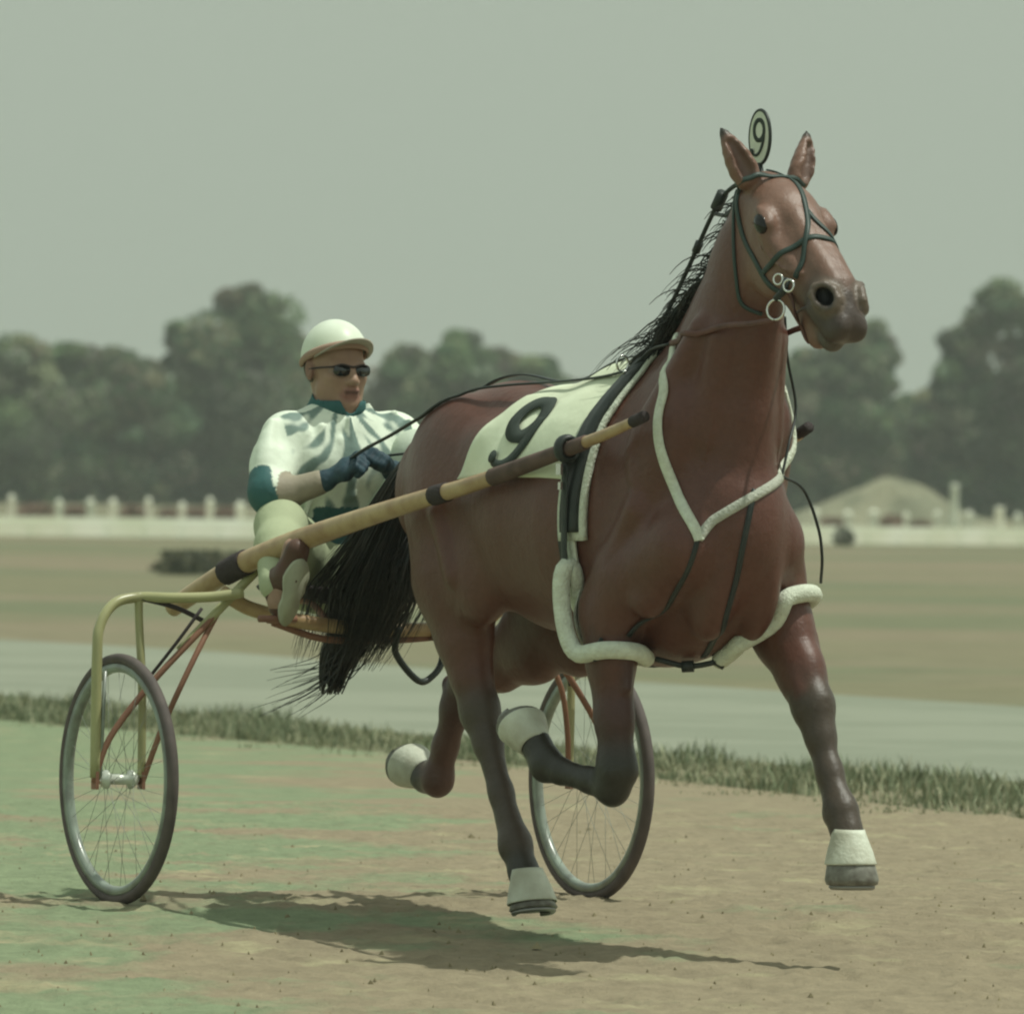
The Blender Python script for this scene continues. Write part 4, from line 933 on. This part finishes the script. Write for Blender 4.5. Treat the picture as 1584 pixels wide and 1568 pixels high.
o = mesh_obj('track', tv, [tuple(range(nT)), (nT-1, nT, nT+1, nT+2, nT-2)], track, world=True, smooth=False); tag(o, kind='structure')
# grass verge
def side_of(E, y):
    for a, b in zip(E[:-1], E[1:]):
        if b[1] <= y <= a[1]: t = (a[1]-y)/(a[1]-b[1]); return a[0]+(b[0]-a[0])*t
    return E[0][0]
rv = random.Random(21); v, f, cc = [], [], []
def blade(x, y, z, h, w, lean, c):
    k = len(v); a = rv.uniform(0, 6.28); dx, dy = math.cos(a)*w, math.sin(a)*w; lx, ly = rv.uniform(-lean, lean)*h, rv.uniform(-lean, lean)*h
    v.extend([(x-dx, y-dy, z), (x+dx, y+dy, z), (x+dx*.6+lx*.4, y+dy*.6+ly*.4, z+h*.6), (x-dx*.6+lx*.4, y-dy*.6+ly*.4, z+h*.6), (x+lx, y+ly, z+h)]); f.extend([(k, k+1, k+2, k+3), (k+3, k+2, k+4)]); cc.extend([c]*5)
def patch(x, y): return .5+.5*math.sin(x*3.1+1.3*math.sin(y*1.7))*math.sin(y*1.9+.7*x)
for i in range(80000):
    y = rv.uniform(33, 58) if rv.random() < .85 else rv.uniform(58, 80); x0, x1 = side_of(dirtE, y), side_of(nearE, y); md = rv.random()
    x = rv.uniform(x0, x1) if md < .7 else (rv.uniform(x0-.5, x0+.05) if md < .82 else rv.gauss(x1, .09))
    if abs(x) > .058*y+.4: continue
    pt = patch(x*1.7, y*.8); pf = patch(y*2.3, x+y*1.1)
    if rv.random() > .25+.9*pt: continue
    g = rv.random(); front = x < x0+.02
    if front and (pf < .35 or x < x0-.5*pf): continue
    c = (.20, .235, .145) if g < (.75*pt+.12 if not front else .12) else ((.34, .35, .23) if g < .88 else (.42, .42, .29))
    tn_ = rv.uniform(.72, 1.25); c = tuple(q_*tn_ for q_ in c); h = rv.uniform(.008, .048)*(.4 if front else (.35 if x > x1-.1 else .5+1.5*pt))*rv.choice([.6, 1, 1.4])
    blade(x, y, .0, h, rv.uniform(.003, .008), .5, c)
gm_ = mat('verge_grass_blades', attr=True, rough=.9, spec=.1)
o = mesh_obj('verge_grass', v, f, gm_, world=True, smooth=False, cols=np.array(cc)); tag(o, 'ragged grass verge between the dirt track and the pale gravel path', 'grass', kind='stuff')
# loose worked surface of the track: a real relief with ruts and hoof prints
gx = np.arange(-2.6, 3.0, .02); gy = np.arange(20.6, 37.0, .032)
X, Y = np.meshgrid(gx, gy, indexing='ij'); rn = np.random.default_rng(31)
def vnoise(X, Y, f, fy=None):
    fy = fy or f; a = X*f+97; b = Y*fy+31; i, j = np.floor(a).astype(int), np.floor(b).astype(int); u_, v_ = a-i, b-j; u_ = u_*u_*(3-2*u_); v_ = v_*v_*(3-2*v_)
    T = rn.random((int(i.max()-i.min())+3, int(j.max()-j.min())+3)); i -= i.min(); j -= j.min()
    return T[i, j]*(1-u_)*(1-v_)+T[i+1, j]*u_*(1-v_)+T[i, j+1]*(1-u_)*v_+T[i+1, j+1]*u_*v_
Z = .006*vnoise(X, Y, 3)+.007*vnoise(X, Y, 9)+.009*vnoise(X, Y, 22)**2+.010*vnoise(X, Y, 45)**3
al_ = X*HL.x+Y*HL.y                                                       # distance across the direction of travel
for o_, wd_, dp_ in ((25.3, .03, .010), (26.05, .04, .012), (24.2, .03, .009), (27.1, .05, .010), (23.1, .04, .011), (22.2, .03, .010)):
    e_ = al_*1.0-(o_*HL.y)-.06*np.sin((X*HX.x+Y*HX.y)*.7+o_); Z -= dp_*np.exp(-(e_/wd_)**2)
rh = random.Random(91)
for i in range(110):
    y = 20.8+13*rh.random()**1.2; x = rh.uniform(-.06, .06)*y; r = rh.uniform(.05, .07); d_ = ((X-x)/r)**2+((Y-y)/(r*1.3))**2
    Z += -.013*np.exp(-d_**1.5)+.007*np.exp(-(np.sqrt(d_)-1.35)**2*9)
ed_ = np.minimum(np.minimum(X-gx[0], gx[-1]-X), np.minimum(Y-gy[0], gy[-1]-Y)); Z = np.maximum(Z-.006, -.004)+.0095-.02*np.clip(1-ed_/.2, 0, 1)-BK*np.maximum(0, 28.0-Y)
gi = np.arange(X.size).reshape(X.shape); keepv = np.vectorize(lambda y: side_of(dirtE, y))(gy)[None, :]-.03
ok = X < keepv; fq = np.stack([gi[:-1, :-1], gi[1:, :-1], gi[1:, 1:], gi[:-1, 1:]], -1).reshape(-1, 4); fq = fq[ok.ravel()[fq].all(1)]
us, inv = np.unique(fq, return_inverse=True); V_ = np.stack([X.ravel(), Y.ravel(), Z.ravel()], 1)[us]
o = mesh_obj('track_relief', V_, inv.reshape(-1, 4), track, world=True); tag(o, kind='structure')
# clods of dirt on the track
v, f, cc = [], [], []
for i in range(1900):
    y = 20.5+14*rv.random()**1.8; x = rv.uniform(-.066, .066)*y; r = rv.uniform(.002, .0055)*(2.6 if rv.random() < .05 else 1)
    k = len(v); a0 = rv.uniform(0, 1); sx_, sy_ = rv.uniform(.8, 2.2), rv.uniform(.8, 2.0)
    for q_ in range(5): a = a0+q_*1.2566; v.append((x+r*math.cos(a)*sx_, y+r*math.sin(a)*sy_, .009+gz(y)))
    v.append((x+rv.uniform(-.3, .3)*r, y, gz(y)+.017+r*rv.uniform(.5, 1.0)))
    for q_ in range(5): f.append((k+q_, k+(q_+1) % 5, k+5))
    cc += [tuple(q2*rv.uniform(.45, 1.0) for q2 in ((.30, .26, .15),))[0] if False else tuple(c_*s_ for c_ in (.30, .26, .16)) for s_ in [rv.uniform(.55, 1.05)]]*6
o = mesh_obj('dirt_clods', v, f, mat('clod_dirt', attr=True, rough=1, spec=.1), world=True, smooth=False, cols=np.array(cc)); tag(o, 'small crumbs of dirt scattered over the racing track', 'dirt', kind='stuff')

# white rail of the far side of the course
wp = mat('rail_white', (.86, .88, .76), .7, col2=(.74, .77, .60), nscale=.7)
ra0, rb0 = Vector((-24.5, 204, 0)), Vector((26, 267, 0)); dv = (rb0-ra0); n_ = dv.normalized(); pn = Vector((-n_.y, n_.x, 0))
t = thing('rail_fence', 'distant low white board rail beyond the infield, in front of the trees', 'fence', ra0, world=True)
def lbox(m, a, b, z0, z1, th):
    h_ = pn*th/2; return m.add([a-h_+Vector((0, 0, z0)), b-h_+Vector((0, 0, z0)), b+h_+Vector((0, 0, z0)), a+h_+Vector((0, 0, z0)), a-h_+Vector((0, 0, z1)), b-h_+Vector((0, 0, z1)), b+h_+Vector((0, 0, z1)), a+h_+Vector((0, 0, z1))], [(0, 3, 2, 1), (4, 5, 6, 7), (0, 1, 5, 4), (1, 2, 6, 5), (2, 3, 7, 6), (3, 0, 4, 7)])
lbox(MB(), ra0, rb0, .20, .46, .05).build('top_rail', wp, t, smooth=False); lbox(MB(), ra0, rb0, .03, .17, .05).build('bottom_rail', wp, t, smooth=False)
L_ = dv.length; k = 0
while k*1.3 < L_:
    c = ra0+n_*(k*1.3)+pn*.06; lbox(MB(), c-n_*.06, c+n_*.06, 0, .40, .06).build('post', wp, t, smooth=False); k += 1
# pale outer track and gravel beyond the rail
outer = node_ground('pale_outer_dirt', (.40, .34, .255), (.33, .26, .20), .10, fine=(.5, .2), c3=(.48, .46, .36), sc3=.16, t3=(.5, .62), bs=5)
q0, q1 = ra0+pn*1.0-n_*30, rb0+pn*1.0+n_*30; q2, q3 = q1+pn*330, q0+pn*330
sheet('outer_track', [(q0.x, q0.y), (q1.x, q1.y), (q2.x, q2.y), (q3.x, q3.y)], .004, outer)
rw = random.Random(8)
ORD = ['first', 'second', 'third', 'fourth', 'fifth', 'sixth', 'seventh', 'eighth']
PLAB = [f'{ORD[k]} small white marker post from the left edge, beyond the far rail' for k in range(8)]+[f'{ORD[k]} small white marker post right of the horse\'s chest, beyond the far rail' for k in range(7)]
for i, px in enumerate([18, 92, 140, 175, 230, 282, 325, 372, 1262, 1312, 1352, 1402, 1450, 1500, 1575]):
    d = 335+rw.uniform(-12, 12); x = (px-792)/15372*d; h_ = rw.uniform(.55, .72); c = Vector((x, d, 0)); w_ = rw.uniform(.10, .15); B_ = MB()
    B_.box(c+Vector((0, 0, h_/2)), (w_*2, w_*2, h_)); B_.add([c+Vector((a*w_*1.15, b_*w_*1.15, h_)) for a, b_ in ((-1, -1), (1, -1), (1, 1), (-1, 1))]+[c+Vector((0, 0, h_+.14))], [(0, 3, 2, 1), (0, 1, 4), (1, 2, 4), (2, 3, 4), (3, 0, 4)])
    o = B_.build('marker_post', wp, None, base=c, world=True, smooth=False); tag(o, PLAB[i], 'post', 'white marker posts beyond the rail')
for px, d, w_, h_, lab in ((1476, 390, .32, 1.75, 'tall white post beside the sand mound under the pines'), (1546, 300, .30, .95, 'stout cream post just behind the rail near the right edge')):
    c = Vector(((px-792)/15372*d, d, 0)); B_ = MB(); B_.loft([[c+Vector((w_/2*s_*math.cos(a), w_/2*s_*math.sin(a), z)) for a in [2*math.pi*k/12 for k in range(12)]] for z, s_ in ((0, 1.1), (h_*.1, 1), (h_*.92, .9), (h_*.96, 1.05), (h_, .6))])
    o = B_.build('white_post', wp, None, base=c, world=True); tag(o, lab, 'post')
# low reddish bushes behind the rail
rb_ = random.Random(4)
def leaf_cloud(m, c, rad, n, size, cols, rnd, out_v, out_f, out_c):
    for i in range(n):
        while True:
            p = Vector((rnd.uniform(-1, 1), rnd.uniform(-1, 1), rnd.uniform(-1, 1)))
            if .25 < p.length < 1: break
        p = p*(1 if rnd.random() < .3 else (.8+.2*rnd.random())/max(p.length, .01)); q_ = Vector(c)+Vector((p.x*rad[0], p.y*rad[1], p.z*rad[2]))
        if q_.z < .02: q_.z = rnd.uniform(.02, .3)
        a = Vector((rnd.gauss(0, 1), rnd.gauss(0, 1), rnd.gauss(0, 1))).normalized(); b_ = a.orthogonal().normalized(); s_ = size*rnd.uniform(.6, 1.4); a = a*s_; b_ = b_*s_*.7
        k = len(out_v); out_v += [q_-a, q_-b_, q_+a, q_+b_]; out_f.append((k, k+1, k+2, k+3)); out_c += [rnd.choice(cols)]*4
lm = mat('leaf_mass', attr=True, rough=.85, spec=.12)
bush = [(55, 350, 1.0), (120, 352, .8), (205, 348, .9), (255, 355, .7), (300, 350, .8), (350, 352, .9), (1285, 350, .8), (1378, 352, 1.1), (1425, 350, .7)]
BL = [f'{ORD[k]} low reddish bush from the left edge, between white marker posts' for k in range(6)]+[f'{ORD[k]} low reddish bush right of the horse, before the sand mound' for k in range(3)]
for ib, (px, d, r) in enumerate(bush):
    c = Vector(((px-792)/15372*d, d, 0)); v, f, cc = [], [], []; r *= .62
    for k in range(3): leaf_cloud(None, c+Vector((rb_.uniform(-.5, .5)*r, rb_.uniform(-.4, .4)*r, r*.35)), (r*.8, r*.8, r*.5), 160, .09, [(.20, .13, .10), (.25, .17, .13), (.16, .13, .09)], rb_, v, f, cc)
    o = mesh_obj('bush', v, f, lm, None, base=c, world=True, smooth=False, cols=np.array(cc)); tag(o, BL[ib], 'bush', 'low bushes beyond the rail')
# a shrub by the rail
c = Vector(((1306-792)/15372*238, 238, 0)); v, f, cc = [], [], []
leaf_cloud(None, c+Vector((0, 0, .22)), (.28, .28, .24), 240, .05, [(.07, .08, .05), (.05, .06, .04)], rb_, v, f, cc)
o = mesh_obj('bush', v, f, lm, None, base=c, world=True, smooth=False, cols=np.array(cc)); tag(o, 'single dark green clump growing against the far white rail, right of the chest', 'bush')
# dark tussocks on the infield, left
v, f, cc = [], [], []
for k in range(14):
    c = Vector(((rb_.uniform(255, 400)-792)/15372*134, 134+rb_.uniform(-3, 3), .05)); leaf_cloud(None, c, (.30, .5, .10), 130, .05, [(.06, .07, .045), (.09, .09, .055), (.05, .055, .04)], rb_, v, f, cc)
o = mesh_obj('tussock_grass', v, f, lm, world=True, smooth=False, cols=np.array(cc)); tag(o, 'dark low tussocks in the infield behind the sulky', 'grass', kind='stuff')
# sand mound
mc = Vector(((1372-792)/15372*400, 400, 0)); v, f = [], []; N1, N2 = 14, 40
for i in range(N1+1):
    for k in range(N2):
        a = 2*math.pi*k/N2; r = i/N1; R_ = 3.7*(1+.22*math.sin(2*a+1)+.12*math.sin(5*a)); z = 2.0*(max(0, 1-r**1.15)**1.2)*(1+.16*math.sin(3*a+r*6)*min(1, 3*r)+.08*math.sin(7*a+2)*r)
        v.append(mc+Vector((math.cos(a)*R_*r*1.1, math.sin(a)*R_*r, z+.02)))
for i in range(N1):
    for k in range(N2): k2 = (k+1) % N2; f.append((i*N2+k, (i+1)*N2+k, (i+1)*N2+k2, i*N2+k2))
o = mesh_obj('sand_mound', v, f, node_ground('mound_sand', (.27, .265, .185), (.21, .215, .15), .5, fine=(3, .15), bs=6), None, base=mc, world=True); tag(o, 'heap of pale sand below the trees', kind='structure')
# trees
barkm = mat('pine_bark', (.15, .10, .08), .95, col2=(.10, .07, .055), nscale=2)
GR = [(.085, .135, .065), (.115, .155, .080), (.055, .095, .050), (.180, .190, .125), (.120, .120, .085)]
def tree(px, top, wpx, d, lab, seed, lean=0, shape=0, name='tree', n=None):
    rnd = random.Random(seed); s = 15372/d; yh = 760+.0157*(px-792); c = Vector(((px-792)/s, d, 0)); hgt = (yh+1.183*s-top)/s; W = wpx/s/2
    t = thing(name, lab, 'tree', c, 'trees beyond the track', world=True)
    tr = MB(); tr.tube([c, c+Vector((rnd.uniform(-.2, .2), 0, hgt*.4)), c+Vector((lean, 0, hgt*.86))], [W*.075+.12, W*.05+.08, .05], 8, sub=3)
    for k in range(5):
        z = hgt*rnd.uniform(.3, .75); a = rnd.uniform(0, 6.28); tr.tube([c+Vector((0, 0, z)), c+Vector((math.cos(a)*W*.6, math.sin(a)*W*.6, z+hgt*.12))], [.11, .03], 6)
    tr.build('trunk', barkm, t)
    v, f, cc = [], [], []; nl = 60 if n is None else n; tint = rnd.uniform(.85, 1.2)
    for k in range(nl):
        z = (k+.5)/nl*.97; prof = (1-abs(2*z**1.15-1)**2.2)**.5 if shape == 0 else (1-z)**.6*1.05; prof = max(prof, .28) if shape == 0 else prof
        a = rnd.uniform(0, 6.28); rr_ = W*prof*rnd.uniform(.15, .82); lc = c+Vector((math.cos(a)*rr_+lean*z, math.sin(a)*rr_, hgt*z*rnd.uniform(.96, 1.0)))
        lr = max(.8, W*(.36 if shape == 0 else .30)*rnd.choice([.55, .75, 1, 1.2])*(1.15 if z < .7 else (1 if z < .88 else .72))); lr = min(lr, max(.6, hgt-lc.z+.3)) if z > .8 else lr
        lt_ = tint*rnd.choice([.62, .85, 1, 1.15, 1.4]); cols = [tuple(q_*lt_*rnd.uniform(.85, 1.15) for q_ in g_) for g_ in rnd.sample(GR, 2)]
        leaf_cloud(None, lc, (lr*1.1, lr*1.1, lr*.78), int(200+75*lr), .19, cols, rnd, v, f, cc)
    mesh_obj('crown', v, f, lm, t, smooth=False, cols=np.array(cc))
TL = [  # px centre, top px, width px, distance, label, shape
 (-45, 545, 170, 610, 'dense tree cut off by the left edge of the picture', 0), (32, 517, 125, 600, 'rounded dark tree, first whole crown from the left edge', 0),
 (98, 532, 120, 625, 'broad low tree right of the rounded dark one at the far left', 0), (162, 538, 115, 640, 'pale feathery tree halfway between the left edge and the tallest tree', 0),
 (222, 556, 110, 605, 'small tree just left of the shoulder of the tallest left tree', 0), (290, 499, 95, 620, 'narrow crown forming the left shoulder of the tallest left tree', 0),
 (372, 436, 165, 615, 'tallest tree on the left, rising behind and left of the driver', 0), (440, 505, 120, 640, 'tree touching the driver\'s cap on its left side', 0),
 (520, 590, 130, 650, 'low tree behind the driver\'s head', 0), (628, 533, 100, 620, 'tree whose crown starts right of the driver\'s cap', 0), (706, 511, 110, 610, 'domed tree midway between the driver and the horse\'s rump', 0),
 (772, 532, 110, 640, 'tree above the horse\'s croup, right of the domed one', 0), (832, 550, 100, 630, 'sloping tree ending the clump above the horse\'s back', 0), (885, 590, 100, 640, 'lowest tree at the open sky gap over the horse\'s back', 0),
 (960, 650, 150, 655, 'distant low tree hidden mostly by the horse\'s withers', 0), (1080, 640, 170, 655, 'distant tree almost wholly behind the horse\'s neck', 0), (1175, 600, 130, 650, 'tree behind the horse\'s neck just below the jaw', 0),
 (1240, 535, 125, 625, 'tree directly under the horse\'s muzzle', 0), (1302, 508, 125, 610, 'tree right under and beyond the horse\'s nose', 0), (1350, 494, 100, 635, 'taller feathery tree right of the horse\'s nose', 0),
 (1408, 612, 70, 650, 'low tree in the dip left of the tall right-hand tree', 0), (1442, 600, 60, 640, 'slim low tree at the foot of the tall right-hand tree', 0), (1487, 492, 100, 620, 'crown forming the left shoulder of the tall right-hand tree', 0),
 (1560, 428, 160, 605, 'tallest tree on the right, at the right edge of the picture', 0), (1640, 450, 150, 620, 'tree mostly outside the right edge', 0)]
for i, (px, top, wd, d, lab, shp) in enumerate(TL):
    tree(px, top, wd*(1.38 if px < 1200 else 1.22), d, lab, 100+i, shape=shp, name='pine_tree' if shp else 'tree')
# undergrowth closing the foot of the wood
v, f, cc = [], [], []; rnd = random.Random(77)
for k in range(240):
    x = -38+k*.335; d = 668+rnd.uniform(-6, 6); leaf_cloud(None, (x, d, rnd.uniform(.8, 5.0)), (1.6, 1.4, 1.5), 120, .2, [(.055, .070, .042), (.07, .075, .05), (.085, .075, .06)], rnd, v, f, cc)
o = mesh_obj('undergrowth', v, f, lm, world=True, smooth=False, cols=np.array(cc)); tag(o, 'thick undergrowth along the foot of the trees', 'undergrowth', kind='stuff')
# haze: one closed box of thin air round everything
v = [(x, y, z) for x in (-1600, 1600) for y in (-60, 3100) for z in (-1, 42)]
hz = bpy.data.materials.new('haze_air'); hz.use_nodes = True; n = hz.node_tree; n.nodes.clear(); ho = n.nodes.new('ShaderNodeOutputMaterial'); pv = n.nodes.new('ShaderNodeVolumePrincipled')
pv.inputs['Color'].default_value = (.86, .92, .84, 1); pv.inputs['Density'].default_value = HAZE; pv.inputs['Anisotropy'].default_value = .1; n.links.new(pv.outputs[0], ho.inputs['Volume'])
o = mesh_obj('haze', v, [(0, 1, 3, 2), (4, 6, 7, 5), (0, 4, 5, 1), (2, 3, 7, 6), (0, 2, 6, 4), (1, 5, 7, 3)], hz, world=True, smooth=False); tag(o, 'thin summer haze', 'haze', kind='stuff')
